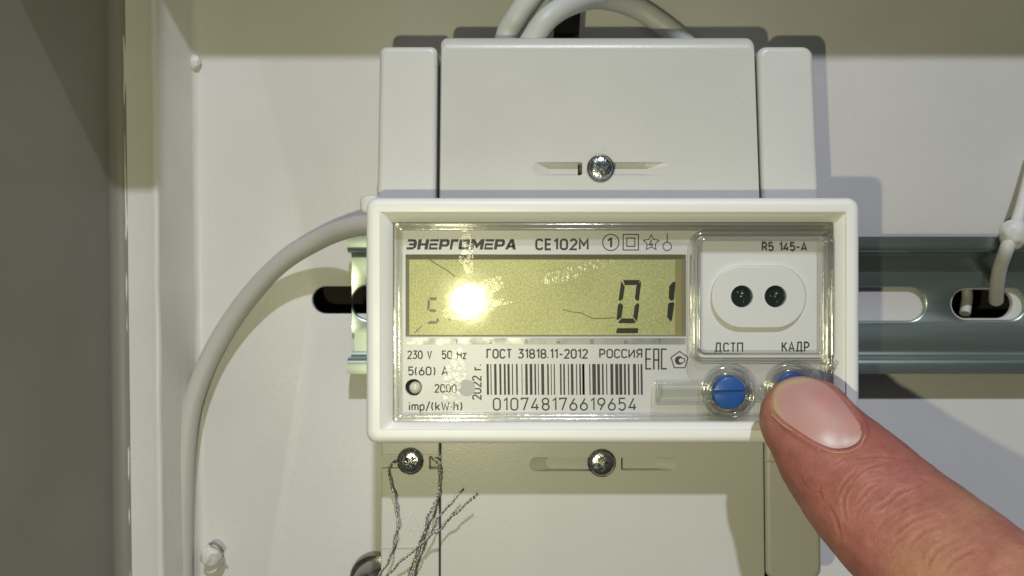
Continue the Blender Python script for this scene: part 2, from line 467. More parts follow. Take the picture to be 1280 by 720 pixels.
v, f = box_v(RX0, RX1, .5, 1.6, RZ - 12.6, RZ + 12.6)
web = mesh('rail_web', v, f, M['rail'], rail)
for r_ in ((440, 357, 520, 400), (1052, 359, 1157, 401), (1189, 360, 1282, 400), (1312, 360, 1404, 400)):
    x0, z0, x1, z1 = rect_mm(*r_, 1.6); rad = (z1 - z0) / 2
    loops = [[(x, h, z) for x, z in rr(x0 - e, z0 - e, x1 + e, z1 + e, rad + e, 10)] for h, e in ((0, 0), (1.2, 0), (1.45, .15), (1.6, .5), (2.2, 1.3))]
    v, f = loft(loops, True, True); cut(web, v, f)
# thin springy end of the rail at its left end: small notch like the photo
x0, z0, x1, z1 = rect_mm(425, 418, 438, 440, 7)
v, f = box_v(x0, x1, -.2, 9.5, z0, z1); cut(web, v, f)

# ================================================================ METER
meter = thing('electricity_meter', 'white electricity meter with yellow-green display, barcode label and two blue buttons', 'electricity meter')
# rear body under the bezel
slab('rear_housing', (466, 262, 1066, 540), 38.8, 8, M['abs'], meter, cr=1.5, er=.8)
slab('side_latch', (449, 243, 476, 268), 36, 12, M['abs'], meter, cr=1.6, er=1.0)
def warp_up(p):
    x, h, z = p
    if z > 24: h -= (z - 24) * .045; x *= 1 - (z - 24) * .00055
    return (x, h, z)
def warp_lo(p):
    x, h, z = p
    if z < -22: h += (-22 - z) * .033
    return (x, h, z)
def cpx(pxr, h):   # convenience
    return pxr
def channel(o, x0, x1, y0, y1, h, depth, side, ramp):
    """screw access channel: round end with a ramp on one side, square end at the screw"""
    a0, b0, a1, b1 = rect_mm(x0, y0, x1, y1, h); r = (b1 - b0) / 2 - .02
    pts = rr(a0, b0, a1, b1, r, 8); mid = (a0 + a1) / 2; out = []
    for x, z in pts:
        if side == 'L' and x > mid: z = b1 if z > (b0 + b1) / 2 else b0; x = a1
        if side == 'R' and x < mid: z = b1 if z > (b0 + b1) / 2 else b0; x = a0
        out.append((x, z))
    uniq = []
    for p in out:
        if not uniq or (abs(p[0] - uniq[-1][0]) + abs(p[1] - uniq[-1][1])) > 1e-3: uniq.append(p)
    def low(p):
        x, z = p
        if side == 'L': x = a0 + ramp + (x - a0) * (a1 - a0 - ramp) / (a1 - a0)
        else: x = a1 - ramp - (a1 - x) * (a1 - a0 - ramp) / (a1 - a0)
        return x, (b0 + b1) / 2 + (z - (b0 + b1) / 2) * .9
    lo = [(low(p)[0], h - depth, low(p)[1]) for p in uniq]
    v, f = loft([lo, [(x, h + .05, z) for x, z in uniq], [(x, h + 2, z) for x, z in uniq]], True, True); cut(o, v, f, 16.5)
# upper side housings and cover
uh_l = slab('terminal_housing', (470, 55, 544.5, 300), 30, 5, M['abs'], meter, cr=1.6, er=1.3, warp=warp_up)
uh_r = slab('terminal_housing', (954.5, 55, 1026.5, 300), 30, 5, M['abs'], meter, cr=2.4, er=1.3, warp=warp_up)
slab('terminal_block', (540, 80, 960, 300), 25, 5, M['black'], meter, cr=.6, er=.3, warp=warp_up)
cov_u = slab('terminal_cover', (547.5, 40.5, 952.5, 300), 31, 12, M['abs2'], meter, cr=1.6, er=3.4, warp=warp_up, edge_n=10, kx=.16)
channel(cov_u, 660, 726, 202, 219, 30.9, 1.9, 'L', 5.0)
channel(cov_u, 748, 843, 202, 219, 30.9, 1.9, 'R', 6.0)
v, f = pill_cut((723, 203, 728, 218), 30.9, 6, rpx=.01); cut(cov_u, v, f, 16.5)
# lower side housings and cover
lh_l = slab('terminal_housing', (477, 480, 549.3, 760), 30, 5, M['abs2'], meter, cr=1.5, er=.4, warp=warp_lo)
lh_r = slab('terminal_housing', (955.6, 480, 1025, 723), 30, 5, M['abs2'], meter, cr=2.4, er=1.2, warp=warp_lo)
slab('terminal_block', (545, 480, 960, 755), 25, 5, M['black'], meter, cr=.6, er=.3, warp=warp_lo)
cov_l = slab('terminal_cover', (551.3, 480, 954, 770), 31, 12, M['abs2'], meter, cr=1.6, er=.4, warp=warp_lo, edge_n=6)
channel(cov_l, 661, 750, 571.5, 589, 31.6, 1.9, 'L', 4.0)
channel(cov_l, 778, 846, 571.5, 588, 31.6, 1.7, 'R', 4.0)
v, f = pill_cut((776.5, 572.5, 779.5, 587.5), 31.6, 5, rpx=.01); cut(cov_l, v, f, 16.5)
# lower left housing: seam, channel for the sealing screw, square eye
v, f = box_v(*(lambda a: (a[0], a[2]))(rect_mm(470, 569.5, 501, 585, 30)), 28.9, 33, *(lambda a: (a[1], a[3]))(rect_mm(470, 569.5, 501, 585, 30))); cut(lh_l, v, f)
v, f = box_v(*(lambda a: (a[0], a[2]))(rect_mm(536.5, 570.5, 556, 586, 30)), 26.9, 33, *(lambda a: (a[1], a[3]))(rect_mm(536.5, 570.5, 556, 586, 30))); cut(lh_l, v, f)
for yy, dd in ((566.6, .4), (683.5, .2)):
    v, f = box_v(*(lambda a: (a[0], a[2]))(rect_mm(470, yy, 556, yy + 1.2, 30)), 30 - dd + (1.22 if yy > 600 else .58), 33, *(lambda a: (a[1], a[3]))(rect_mm(470, yy, 556, yy + 1.2, 30))); cut(lh_l, v, f)
v, f = box_v(*(lambda a: (a[0], a[2]))(rect_mm(950, 573, 1040, 577, 30)), 29.75, 33, *(lambda a: (a[1], a[3]))(rect_mm(950, 573, 1040, 577, 30))); cut(lh_r, v, f)
# embossed warning triangle
tri_ = flat('warning_triangle', stroke_polys([(516.5, 640), (537, 682), (496, 682)], 1.1, True) + stroke_polys([(517, 650), (513, 661), (519, 661), (515, 672)], 1.1), 30.0, .16, M['abs2'], meter)

def follow_cover(o):
    """raise a piece so that it follows the slightly tilted lower cover"""
    for v_ in o.data.vertices:
        z = v_.co.z / MM
        if z < -22: v_.co.y -= (-22 - z) * .033 * MM
follow_cover(tri_)
# ---- bezel
x0, z0, x1, z1 = rect_mm(456.5, 246.5, 1076.5, 555.5, 47)
ix0, iz0, ix1, iz1 = rect_mm(491, 277.5, 1042, 527, 44.2)
loops = []
def outer(ins, h, cr_=2.2): loops.append([(x, h, z) for x, z in rr(x0 + ins, z0 + ins, x1 - ins, z1 - ins, max(cr_ - ins * .5, .3), 8)])
outer(0.35, 33); outer(0.0, 44.6)
for i in range(1, 7):
    a = math.pi / 2 * i / 6; outer(1.7 * (1 - math.cos(a)), 45.3 + 1.7 * math.sin(a), 2.4)
outer(3.0, 46.8, 1.6)
def inner(ins, h, cr_): loops.append([(x, h, z) for x, z in rr(ix0 - ins, iz0 - ins, ix1 + ins, iz1 + ins, cr_, 8)])
inner(2.0, 46.4, .9); inner(1.4, 46.1, .7)
inner(.25, 44.5, .4); inner(0, 44.2, .3); inner(0, 39.5, .3)
v, f = loft(loops)
mesh('bezel', v, f, M['bezel'], meter, smooth=35)
# ---- label plate with lcd opening
H = 41.0
v, f = box_v(ix0 - .4, ix1 + .4, 39.4, H, iz0 - .4, iz1 + .4)
plate = mesh('label_plate', v, f, M['label'], meter)
v, f = pill_cut((507, 318, 857.5, 421), H, 1.2, rpx=.8); cut(plate, v, f)
v, f = pill_cut((506.5, 473.5, 528, 494.5), H, 1.3, rpx=10.5); cut(plate, v, f)
# ---- lcd
HL = 39.95
lcd = flat('display', [[(505, 316), (860, 316), (860, 423), (505, 423)]], HL - .5, .5, M['lcd'], meter)
LB = HL + .01
flat('display_border', [[(507, 318), (857, 318), (857, 324.5), (507, 324.5)], [(507, 324.5), (511.5, 324.5), (511.5, 421), (507, 421)], [(511.5, 418.6), (857, 418.6), (857, 421), (511.5, 421)]], LB, .05, M['lcdframe'], lcd)
m_dark = mat('display_edge_tint', (.30, .27, .11), .5, metal=.2, vary=.1, vscale=300)
flat('display_edge', [[(844, 324.5), (851.5, 324.5), (851.5, 418.6), (844, 418.6)]], LB, .03, m_dark, lcd)
flat('display_edge', [[(851.5, 324.5), (857, 324.5), (857, 418.6), (851.5, 418.6)]], LB, .05, M['lcdframe'], lcd)
m_l = mat('display_light_line', (.50, .48, .30), .4, metal=.2)
flat('light_line', [[(838, 326), (841, 326), (841, 418), (838, 418)]], LB, .02, m_l, lcd)
def q(x, y): return (760 + x / 4, 260 + y / 4)
def seg(name, polys): return flat(name, [[q(*p) for p in pl] for pl in polys], LB, .05, M['lcdseg'], lcd)
seg('digit_zero', [[(76, 360), (160, 360), (150, 384), (84, 386)],
                   [(66, 366), (84, 392), (76, 452), (62, 466), (53, 458)],
                   [(163, 366), (166, 376), (155, 460), (148, 466), (134, 452), (142, 390)],
                   [(62, 474), (76, 486), (68, 546), (50, 560), (42, 556), (50, 484)],
                   [(148, 474), (157, 484), (146, 568), (138, 560), (126, 546), (134, 488)],
                   [(68, 552), (126, 552), (140, 572), (128, 576), (56, 576), (52, 568)]])
seg('digit_one', [[(322, 372), (336, 368), (337, 380), (330, 460), (316, 464), (304, 452), (306, 392)],
                  [(306, 474), (328, 470), (332, 480), (320, 560), (314, 568), (296, 546), (300, 484)]])
seg('underscore', [[(46, 601), (148, 601), (152, 606), (149, 626), (42, 626), (40, 620)]])
def q2(x, y): return (480 + x / 4.237, 260 + y / 4.237)
flat('small_five', [[q2(*p) for p in pl] for pl in (
    [(238, 474), (284, 474), (274, 488), (248, 488)], [(232, 482), (244, 492), (242, 530), (228, 544)],
    [(244, 534), (270, 536), (280, 546), (268, 553), (244, 550), (236, 542)], [(290, 582), (290, 600), (281, 610), (276, 600), (278, 586)],
    [(244, 598), (272, 598), (282, 613), (232, 613), (226, 610)],
    [(340, 585), (352, 586), (354, 594), (344, 598)], [(440, 580), (456, 586), (450, 598), (440, 604)])], LB, .05, M['lcdseg'], lcd)
def crease(pts, wd=1.0, h=None, p_=None, mt='scratch'):
    flat('film_crease', stroke_polys(pts, wd), 42.9 if h is None else h, .02, M[mt], p_ or lcd)
crease([(536.5, 324), (547, 331), (556, 336), (568.5, 345.5)], .95, LB + .08)
crease([(703, 387), (716, 390), (727, 391), (736, 396), (741, 398), (755, 398), (769, 397)], .7, LB + .08)
crease([(518, 416), (527, 407.5)], .9, LB + .08)

# ---- printing on the label plate
def A_(cx, cy, rx, ry, a0, a1, n=7):
    return [(cx + rx * math.cos(math.radians(a0 + (a1 - a0) * i / n)), cy + ry * math.sin(math.radians(a0 + (a1 - a0) * i / n))) for i in range(n + 1)]
def oval(w_, h_=1.0, y0=0.):
    r = min(w_, h_) / 2
    return A_(w_ / 2, y0 + h_ - r, w_ / 2, r, 0, 180) + A_(w_ / 2, y0 + r, w_ / 2, r, 180, 360) + [(w_, y0 + h_ - r)]
# glyphs of a narrow technical alphabet: width, list of pen strokes (y up, cap height 1)
G = {
 '0': (.50, [oval(.50)]), 'O': (.52, [oval(.52)]), '1': (.24, [[(0, .80), (.22, 1), (.22, 0)]]),
 '2': (.48, [A_(.24, .75, .24, .25, 170, 0) + [(.46, .62), (0, 0), (.5, 0)]]),
 '3': (.48, [[(.02, 1), (.46, 1), (.2, .60)] + A_(.2, .30, .28, .30, 85, -90) + A_(.22, .25, .24, .25, -90, -160)]),
 '4': (.52, [[(.34, 1), (0, .22), (.52, .22)], [(.38, .5), (.38, 0)]]),
 '5': (.48, [[(.46, 1), (.04, 1), (.03, .54)] + A_(.23, .32, .25, .32, 120, -90) + A_(.23, .25, .24, .25, -90, -160)]),
 '6': (.50, [oval(.50, .58), [(.02, .36), (.34, 1)]]), '9': (.50, [oval(.50, .58, .42), [(.48, .64), (.16, 0)]]),
 '7': (.48, [[(0, .86), (0, 1), (.48, 1), (.16, 0)]]), '8': (.50, [oval(.46, .50, .50)[:], oval(.50, .52)]),
 'C': (.48, [A_(.25, .75, .25, .25, 10, 180) + A_(.25, .25, .25, .25, 180, 350)]),
 'E': (.42, [[(.42, 1), (0, 1), (0, 0), (.42, 0)], [(0, .51), (.37, .51)]]),
 'M': (.62, [[(0, 0), (0, 1), (.31, .42), (.62, 1), (.62, 0)]]),
 'V': (.50, [[(0, 1), (.25, 0), (.5, 1)]]), 'H': (.50, [[(0, 0), (0, 1)], [(.5, 0), (.5, 1)], [(0, .5), (.5, .5)]]),
 'z': (.36, [[(0, .68), (.36, .68), (0, 0), (.38, 0)]]), 'A': (.56, [[(0, 0), (.28, 1), (.56, 0)], [(.09, .26), (.47, .26)]]),
 'T': (.48, [[(0, 1), (.48, 1)], [(.24, 1), (.24, 0)]]), 'Г': (.40, [[(.4, 1), (0, 1), (0, 0)]]), 'г': (.30, [[(.3, .7), (0, .7), (0, 0)]]),
 '.': (.04, [[(0, .0), (0, .10)]]), '·': (.08, [[(0, .42), (.08, .42)]]), '-': (.32, [[(0, .42), (.32, .42)]]),
 '/': (.36, [[(0, -.12), (.36, 1.1)]]), '(': (.18, [A_(.26, .47, .26, .62, 125, 235)]), ')': (.18, [A_(-.08, .47, .26, .62, 55, -55)]),
 'P': (.48, [[(0, 0), (0, 1), (.22, 1)] + A_(.22, .71, .26, .29, 90, -90) + [(0, .42)]]),
 'R': (.50, [[(0, 0), (0, 1), (.22, 1)] + A_(.22, .73, .26, .27, 90, -90) + [(0, .46)], [(.26, .46), (.5, 0)]]),
 'Я': (.50, [[(.5, 0), (.5, 1), (.28, 1)] + A_(.28, .73, .26, .27, 90, 270) + [(.5, .46)], [(.24, .46), (0, 0)]]),
 'И': (.52, [[(0, 1), (0, 0)], [(0, .06), (.52, .94)], [(.52, 1), (.52, 0)]]),
 'П': (.50, [[(0, 0), (0, 1), (.5, 1), (.5, 0)]]), 'K': (.50, [[(0, 0), (0, 1)], [(.46, 1), (.04, .42)], [(.17, .58), (.5, 0)]]),
 'Д': (.66, [[(0, -.16), (0, 0), (.64, 0), (.64, -.16)], [(.10, 0), (.18, 1), (.54, 1), (.54, 0)]]),
 'W': (.74, [[(0, 1), (.18, 0), (.37, .8), (.56, 0), (.74, 1)]]), 'k': (.40, [[(0, 0), (0, 1)], [(.38, .68), (.03, .28)], [(.14, .4), (.4, 0)]]),
 'h': (.40, [[(0, 0), (0, 1)], [(0, .5)] + A_(.2, .48, .2, .2, 170, 0) + [(.4, 0)]]), 'i': (.04, [[(0, 0), (0, .68)], [(0, .86), (0, .98)]]),
 'm': (.62, [[(0, 0), (0, .7)], [(0, .5)] + A_(.155, .5, .155, .18, 170, 0) + [(.31, 0)], [(.31, .5)] + A_(.465, .5, .155, .18, 170, 0) + [(.62, 0)]]),
 'p': (.40, [[(0, -.28), (0, .68)], oval(.40, .68)]), ' ': (.30, []),
}
for a, b_ in (('О', 'O'), ('С', 'C'), ('Т', 'T'), ('Р', 'P'), ('А', 'A'), ('К', 'K')): G[a] = G[b_]
_lay = [0]
def T(name, body, r_, mt='ink', bold=.0, rot=False, sp=1.0, par=None, h=None, sw=.145):
    """stroke lettering; r_ = pixel rect of the line at cap height"""
    h = H if h is None else h; gap = .23 * sp; x = 0; st = []
    for ch in body:
        w_, ss = G[ch]
        for q_ in ss: st.append([(x + a, b_) for a, b_ in q_])
        x += w_ + gap
    tot = x - gap
    hh = (r_[3] - r_[1]) if not rot else (r_[2] - r_[0]); ww = (r_[2] - r_[0]) if not rot else (r_[3] - r_[1])
    wd = sw * hh * (1 + bold * 12); ky = hh - wd; kx = (ww - wd) / tot; polys = []
    for q_ in st:
        pts = []
        for a, b_ in q_:
            u, v_ = wd / 2 + a * kx, wd / 2 + b_ * ky
            pts.append((r_[0] + u, r_[3] - v_) if not rot else (r_[0] + (hh - v_), r_[3] - u))
        closed = len(pts) > 6 and math.hypot(pts[0][0] - pts[-1][0], pts[0][1] - pts[-1][1]) < .01
        if closed: pts = pts[:-1]
        polys += stroke_polys(pts, wd, closed)
    # each pen stroke sits a hair above the last so that crossings never share a plane
    vs = []; fs = []
    for k, pl in enumerate(polys):
        o = len(vs); z_ = h + .025 + (k % 7) * .0015
        vs += [P(a, b_, z_) for a, b_ in pl]; fs.append(tuple(o + i for i in range(4)))
    return mesh(name, vs, fs, M[mt], par or plate, smooth=0)
# heavy wide maker's lettering, slightly slanted, drawn from bars
def logo():
    polys = []
    x = [0.0]
    T0, B0 = 299.0, 312.0; Hh = B0 - T0
    def put(pl, x0, wd):
        for poly in pl:
            o = []
            for a, b_ in poly:
                py = T0 + b_ * Hh; o.append((x0 + a * wd + (1 - b_) * 2.2 - 1.1, py))
            polys.append(o)
    t = .30; sx = .27
    def bar(a0, b0, a1, b1): return [(a0, b0), (a1, b0), (a1, b1), (a0, b1)]
    E_ = [bar(0, 0, .62, .24), bar(.2, .39, 1, .61), bar(0, .76, .62, 1), [(.62, 0), (.86, .06), (.62, .24)], [(.62, 0), (.98, .2), (1, .39), (.72, .39), (.62, .24)], [(.72, .61), (1, .61), (.98, .8), (.62, 1), (.62, .76)]]
    N_ = [bar(0, 0, .31, 1), bar(.69, 0, 1, 1), bar(.31, .39, .69, .61)]
    EE = [bar(0, 0, 1, .22), bar(0, .39, .92, .61), bar(0, .78, 1, 1), bar(0, .61, .2, .78)]
    P_ = [bar(0, 0, .3, 1), bar(.3, 0, .8, .24), bar(.3, .5, .8, .72), [(.8, 0), (1, .16), (1, .56), (.8, .72), (.72, .5), (.72, .24)]]
    G_ = [bar(0, 0, .34, 1), bar(.34, 0, 1, .26)]
    O_ = [bar(.12, 0, .88, .24), bar(.12, .76, .88, 1), [(0, .14), (.12, 0), (.3, .24), (.3, .76), (.12, 1), (0, .86)], [(1, .14), (1, .86), (.88, 1), (.7, .76), (.7, .24), (.88, 0)]]
    MM_ = [bar(0, 0, .26, 1), bar(.74, 0, 1, 1), [(.26, 0), (.5, .42), (.5, .92), (.26, .5)], [(.74, 0), (.74, .5), (.5, .92), (.5, .42)]]
    A_ = [[(.34, 0), (.66, 0), (.5, .3), (.28, 1), (0, 1)], [(.66, 0), (1, 1), (.72, 1), (.45, .2), (.5, 0)], bar(.25, .6, .78, .8)]
    seqs = [(E_, 12), (N_, 13.5), (EE, 11), (P_, 12.5), (G_, 9.5), (O_, 13.5), (MM_, 16.5), (EE, 11), (P_, 12.5), (A_, 14)]
    tot = sum(w_ for _, w_ in seqs); sc_ = (646 - 509 - 9 * 1.3) / tot; cx = 509
    for pl, w_ in seqs:
        put(pl, cx, w_ * sc_); cx += w_ * sc_ + 1.3
    # concave outlines are split into triangles by fan order
    out = []
    for p in polys: out.append(p)
    flat('maker_lettering', out, H, .03, M['ink'], plate)
logo()
T('model_lettering', 'CE102M', (669, 298, 736, 313), bold=.020, sp=1.15)
flat('number_symbol', stroke_polys(circ(763.5, 303, 10.2, 28), 1.3, True) + [[(762.6, 297), (765.2, 297), (765.2, 309), (762.6, 309)], [(762.6, 297), (762.6, 300.2), (759.6, 302), (759.6, 299.8)]], H, .03, M['ink'], plate)
flat('double_square_symbol', stroke_polys([(779, 293), (798, 293), (798, 312.5), (779, 312.5)], 1.3, True) + stroke_polys([(783.5, 297.5), (793.5, 297.5), (793.5, 308), (783.5, 308)], 1.3, True), H, .03, M['ink'], plate)
star = [(814 + (10.2 if i % 2 == 0 else 5.2) * math.sin(math.pi * i / 5), 303.5 - (10.2 if i % 2 == 0 else 5.2) * math.cos(math.pi * i / 5)) for i in range(10)]
flat('star_symbol', stroke_polys(star, 1.2, True), H, .03, M['ink'], plate)
T('star_number', '4', (810.8, 299, 817, 308.5), bold=.01)
flat('ring_symbol', stroke_polys(circ(834, 308, 5.3, 22), 1.2, True) + stroke_polys([(834, 291.5), (834, 302.7)], 1.2), H, .03, M['ink'], plate)
T('voltage_lettering', '230 V', (509, 438, 540, 449))
T('frequency_lettering', '50 Hz', (552, 438, 583, 449))
T('standard_lettering', 'ГОСТ 31818.11-2012', (608, 436, 735, 448.5), bold=.004)
T('country_lettering', 'РОССИЯ', (749, 436, 803, 448), bold=.002)
T('current_lettering', '5(60) A', (510, 458, 560, 469.5))
T('pulse_lettering', '2000', (543, 480, 571, 491))
T('unit_lettering', 'imp/(kW·h)', (511, 502, 578, 513.5))
T('year_lettering', '2022 г.', (590, 455, 602, 500), rot=True)
T('serial_number', '010748176619654', (616, 497, 796, 513.5), sp=1.25, sw=.125, bold=-.01)
z1b = [(130, 150), (165, 174), (198, 220), (245, 263), (285, 302), (318, 338), (358, 368), (395, 410), (445, 452), (478, 500), (518, 542), (560, 575), (592, 600), (622, 648), (675, 690), (708, 716), (735, 745), (790, 805), (820, 835), (862, 872), (888, 912), (935, 945), (965, 975), (990, 1012)]
z2b = [(30, 42), (58, 75), (118, 128), (145, 178), (190, 215), (232, 248), (270, 280), (308, 335), (352, 380), (388, 415), (430, 448), (465, 482), (512, 540), (556, 566), (580, 598)]
bars = [(590 + a / 7.2, 590 + b_ / 7.2) for a, b_ in z1b] + [(720 + a / 7.2, 720 + b_ / 7.2) for a, b_ in z2b]
flat('barcode', [[(a, 455), (b_, 455), (b_ + .5, 493.5), (a + .5, 493.5)] for a, b_ in bars], H, .03, M['ink'], plate)
# EAC mark and pentagon mark
ea = stroke_polys([(814, 436.5), (807.5, 436.5), (807.5, 461), (814, 461)], 2) + stroke_polys([(807.5, 448.7), (813.6, 448.7)], 2) \
    + stroke_polys([(817.3, 462), (817.3, 436.5), (823.3, 436.5), (823.3, 462)], 2) + stroke_polys([(817.3, 450), (823.3, 450)], 2) \
    + stroke_polys([(833.5, 436.5), (827, 436.5), (827, 461), (833.5, 461)], 2)
flat('conformity_mark', ea, H, .03, M['ink'], plate)
pent = [(849.5 + 11.3 * math.sin(2 * math.pi * i / 5), 450.5 - 11.3 * math.cos(2 * math.pi * i / 5)) for i in range(5)]
cres = [[(849 + 5.5 * math.cos(a), 450.5 + 5.5 * math.sin(a)), (849 + 5.5 * math.cos(b_), 450.5 + 5.5 * math.sin(b_)), (851 + 2.6 * math.cos(b_), 450.5 + 2.8 * math.sin(b_)), (851 + 2.6 * math.cos(a), 450.5 + 2.8 * math.sin(a))] for a, b_ in [(math.radians(50 + 26 * i), math.radians(50 + 26 * (i + 1))) for i in range(10)]]
flat('pentagon_mark', stroke_polys(pent, 1.3, True) + cres + stroke_polys([(852, 447.5), (855.5, 448), (856, 452), (852, 454)], 1.2), H, .03, M['ink'], plate)
# tick strip under the display
strip = flat('tick_strip', [[(508, 422.5), (857, 422.5), (857, 430.5), (508, 430.5)]], H, .05, M['strip'], plate)
for i, px in enumerate((571, 613, 657, 698, 740, 782, 824)):
    T('tick_number', str(i + 1), (px - 2.2, 424.3, px + (2.6 if i else 0), 429.6), mt='ink2', h=H + .05)
flat('round_sticker', [circ(583.5, 485, 10.5, 28)], H + .03, .04, M['sticker'], plate)
# pulse lamp
c = P(519.5, 484, 40.2)
lathe('pulse_lamp', (c[0], c[2]), [(1.3, 39.9), (1.3, 41.1), (1.15, 41.6), (.85, 41.95), (.45, 42.15), (.1, 42.2)], M['led'], meter, 28, 60)
c = P(517, 484, 39.9)
lathe('lamp_well', (c[0], c[2]), [(1.74, 39.66), (1.74, 39.84)], M['black'], meter, 28)

# ---- optical port panel
port = slab('port_panel', (869, 295, 1036, 448), 41.9, 40, M['panelgrey'], meter, cr=1.6, er=.25)
flat('print_band', [[(876, 301), (1026, 301), (1026, 314.5), (876, 314.5)]], 41.9, .02, M['portband'], port)
T('type_lettering', 'R5 145-A', (952, 302.5, 1009, 314), h=41.93, par=port, bold=.02)
T('button_lettering', 'ДСТП', (893, 428, 929, 440), h=41.9, par=port, sp=1.08)
T('button_lettering', 'КАДР', (977, 427, 1012, 439.5), h=41.9, par=port, sp=1.08)
op = slab('optical_port', (889.5, 332, 1008, 410.5), 43.0, 41.5, M['panelgrey'], meter, cr=6.6, er=.35, n=14)
for cx in (927.5, 969.5):
    c = P(cx, 370.5, 43)
    v, f = loft([[(c[0] + 2.36 * math.cos(2 * math.pi * i / 36), h, c[2] + 2.36 * math.sin(2 * math.pi * i / 36)) for i in range(36)] for h in (39, 45)], True, True)
    cut(op, v, f)
    sock = lathe('optical_eye', (c[0], c[2]), [(2.5, 41.6), (2.5, 41.98), (.01, 41.98)], M['pcb'], meter, 30)
    e = lathe('eye_lens', (c[0] + (.35 if cx < 950 else .5), c[2] + .1), [(1.15, 41.9), (1.1, 42.2), (.8, 42.5), (.4, 42.65), (.05, 42.7)], M['pcb'], sock, 24, 70)
    flat('eye_marking', stroke_polys([(cx - 6, 364), (cx - 3, 371)] if cx < 950 else [(cx - 7, 370), (cx - 1, 370)], .9) + stroke_polys([(cx + 2, 363), (cx - .5, 370), (cx + 2, 378)], .9), 42.0, .04, M['mark'], sock)

# ---- clear cover: pane, perimeter frame, port frame, button collars, rib
TILT = .046
def tiltw(p):
    x, h, z = p; return (x, h + TILT * (z + 7.5) + .015 * (x + 10), z)
x0, z0, x1, z1 = rect_mm(496, 283, 1038, 522, 43)
cover = thing('clear_cover', '', ''); del cover['label']; del cover['category']; cover.parent = meter
loops = [[tiltw((x, h, z)) for x, z in rr(x0, z0, x1, z1, .5, 4)] for h in (42.6, 43.3)]
v, f = loft(loops, True, True)
mesh('window_pane', v, f, M['pane'], cover, smooth=30)
ringp('cover_rim', (492.5, 279, 1041, 526), 44.4, .8, bead(.75, 42, 45.1), M['ridge'], cover)
ringp('cover_rim', (497.8, 284.8, 1036, 521.5), 44.4, .6, bead(.55, 42.2, 44.4), M['ridge'], cover)
ringp('port_frame', (864.5, 290, 1042.5, 455), 44.8, 2.2, bead(.9, 42, 45.6), M['ridge'], cover)
ringp('port_frame', (872.5, 297.5, 1031, 443.5), 44.6, 1.5, bead(.6, 41.9, 44.9), M['ridge'], cover)
def collar(cx, cy):
    c = P(cx, cy, 45)
    for (ro, ri, h0, h1) in ((5.75, 4.9, 42.3, 44.9), (4.55, 3.95, 42, 45.7)):
        wd = ro - ri; pr = bead(wd, h0, h1, 6)
        loops = [[(c[0] + (ro - i) * math.cos(2 * math.pi * k / 56), h, c[2] + (ro - i) * math.sin(2 * math.pi * k / 56)) for k in range(56)] for i, h in pr]
        v, f = loft(loops, ring=True); mesh('button_collar', v, f, M['ridge'], cover, smooth=40)
collar(912, 491.5); collar(992, 487.5)
ringp('sliding_rib', (819, 477.5, 895, 506), 44.6, .5, bead(.8, 42.4, 45.3), M['ridge'], cover)
slab('rib_bar', (826, 487, 882, 497), 44.6, 43, M['clear'], cover, cr=.3, er=.3)
ringp('link_rib', (936, 480, 966, 503), 44.9, .4, bead(.7, 42.6, 45.5), M['ridge'], cover)
slab('rib_bar', (950, 483, 957, 499), 45.4, 43, M['ridge'], cover, cr=.3, er=.3)
flat('rib_line', stroke_polys([(896, 452), (905, 449), (1018, 449), (1028, 453)], 1.2), 43.9, .3, M['ridge'], cover)
# torn sealing tags of clear plastic by the frame corner
for k, (a, b_) in enumerate((((1030, 455), (1043, 462)), ((1034, 466), (1046, 452)), ((1030, 448), (1040, 470)))):
    pa, pb = Vector(P(*a, 45.2)), Vector(P(*b_, 46))
    tube('seal_tag', [pa, (pa + pb) / 2 + Vector((.2, .5, .3)), pb], .42, M['ridge'], cover, 8, 5)

# smeared remains of protective film on the window: they break up the reflections
m_film = clear('film_smear', (.995, .995, .985), .20, (.95, .95, .9), bump=1.0, bsc=900, f0=.035)
def smear(cx, cy, rx, ry, seed, ang):
    vs = []; n_ = 40
    for i in range(n_):
        a = 2 * math.pi * i / n_; k = 1 + .55 * noise.noise(Vector((math.cos(a) * 1.6, math.sin(a) * 1.6, seed)))
        u, v_ = rx * k * math.cos(a), ry * k * math.sin(a)
        p = P(cx + u * math.cos(ang) - v_ * math.sin(ang), cy + u * math.sin(ang) + v_ * math.cos(ang), 43.3)
        vs.append(tiltw((p[0], 43.36, p[2])))
    mesh('film_smear', vs, [tuple(range(n_))], m_film, cover, smooth=0)
smear(607, 360, 26, 9, 1.3, -.35); smear(612, 381, 24, 6, 2.1, -.2); smear(570, 392, 22, 7, 8.1, .2)
smear(700, 345, 30, 9, 3.7, -.3); smear(745, 330, 22, 6, 5.2, -.2); smear(584, 318, 9, 26, 6.4, 0); smear(566, 470, 13, 40, 4.4, .05)

# ---- buttons
def button(cx, cy, h):
    c = P(cx, cy, h)
    loops = [[(c[0] + r * math.cos(2 * math.pi * i / 48), hh, c[2] + r * math.sin(2 * math.pi * i / 48)) for i in range(48)] for r, hh in ((3.45, 40), (3.45, h - .45), (3.32, h - .15), (3.05, h))]
    v, f = loft(loops, True, True)
    b_ = mesh('blue_button', v, f, M['blue'], meter)
    v, f = box_v(c[0] - 4, c[0] + 4, h - .55, h + 1, c[2] - .28, c[2] + .5)
    v = [(x, hh, z + (.42 * (1 if z > c[2] else -.2) if hh > h else 0)) for x, hh, z in v]
    cut(b_, v, f)
    return b_
button(912, 491.5, 45.6)
button(991, 485.5, 45.0)
# blurred embossed mark on the blue button
flat('button_mark', stroke_polys([(909.5, 504), (911.5, 499.5), (913.5, 504)], .7), 45.6, .05, M['blue'], meter)

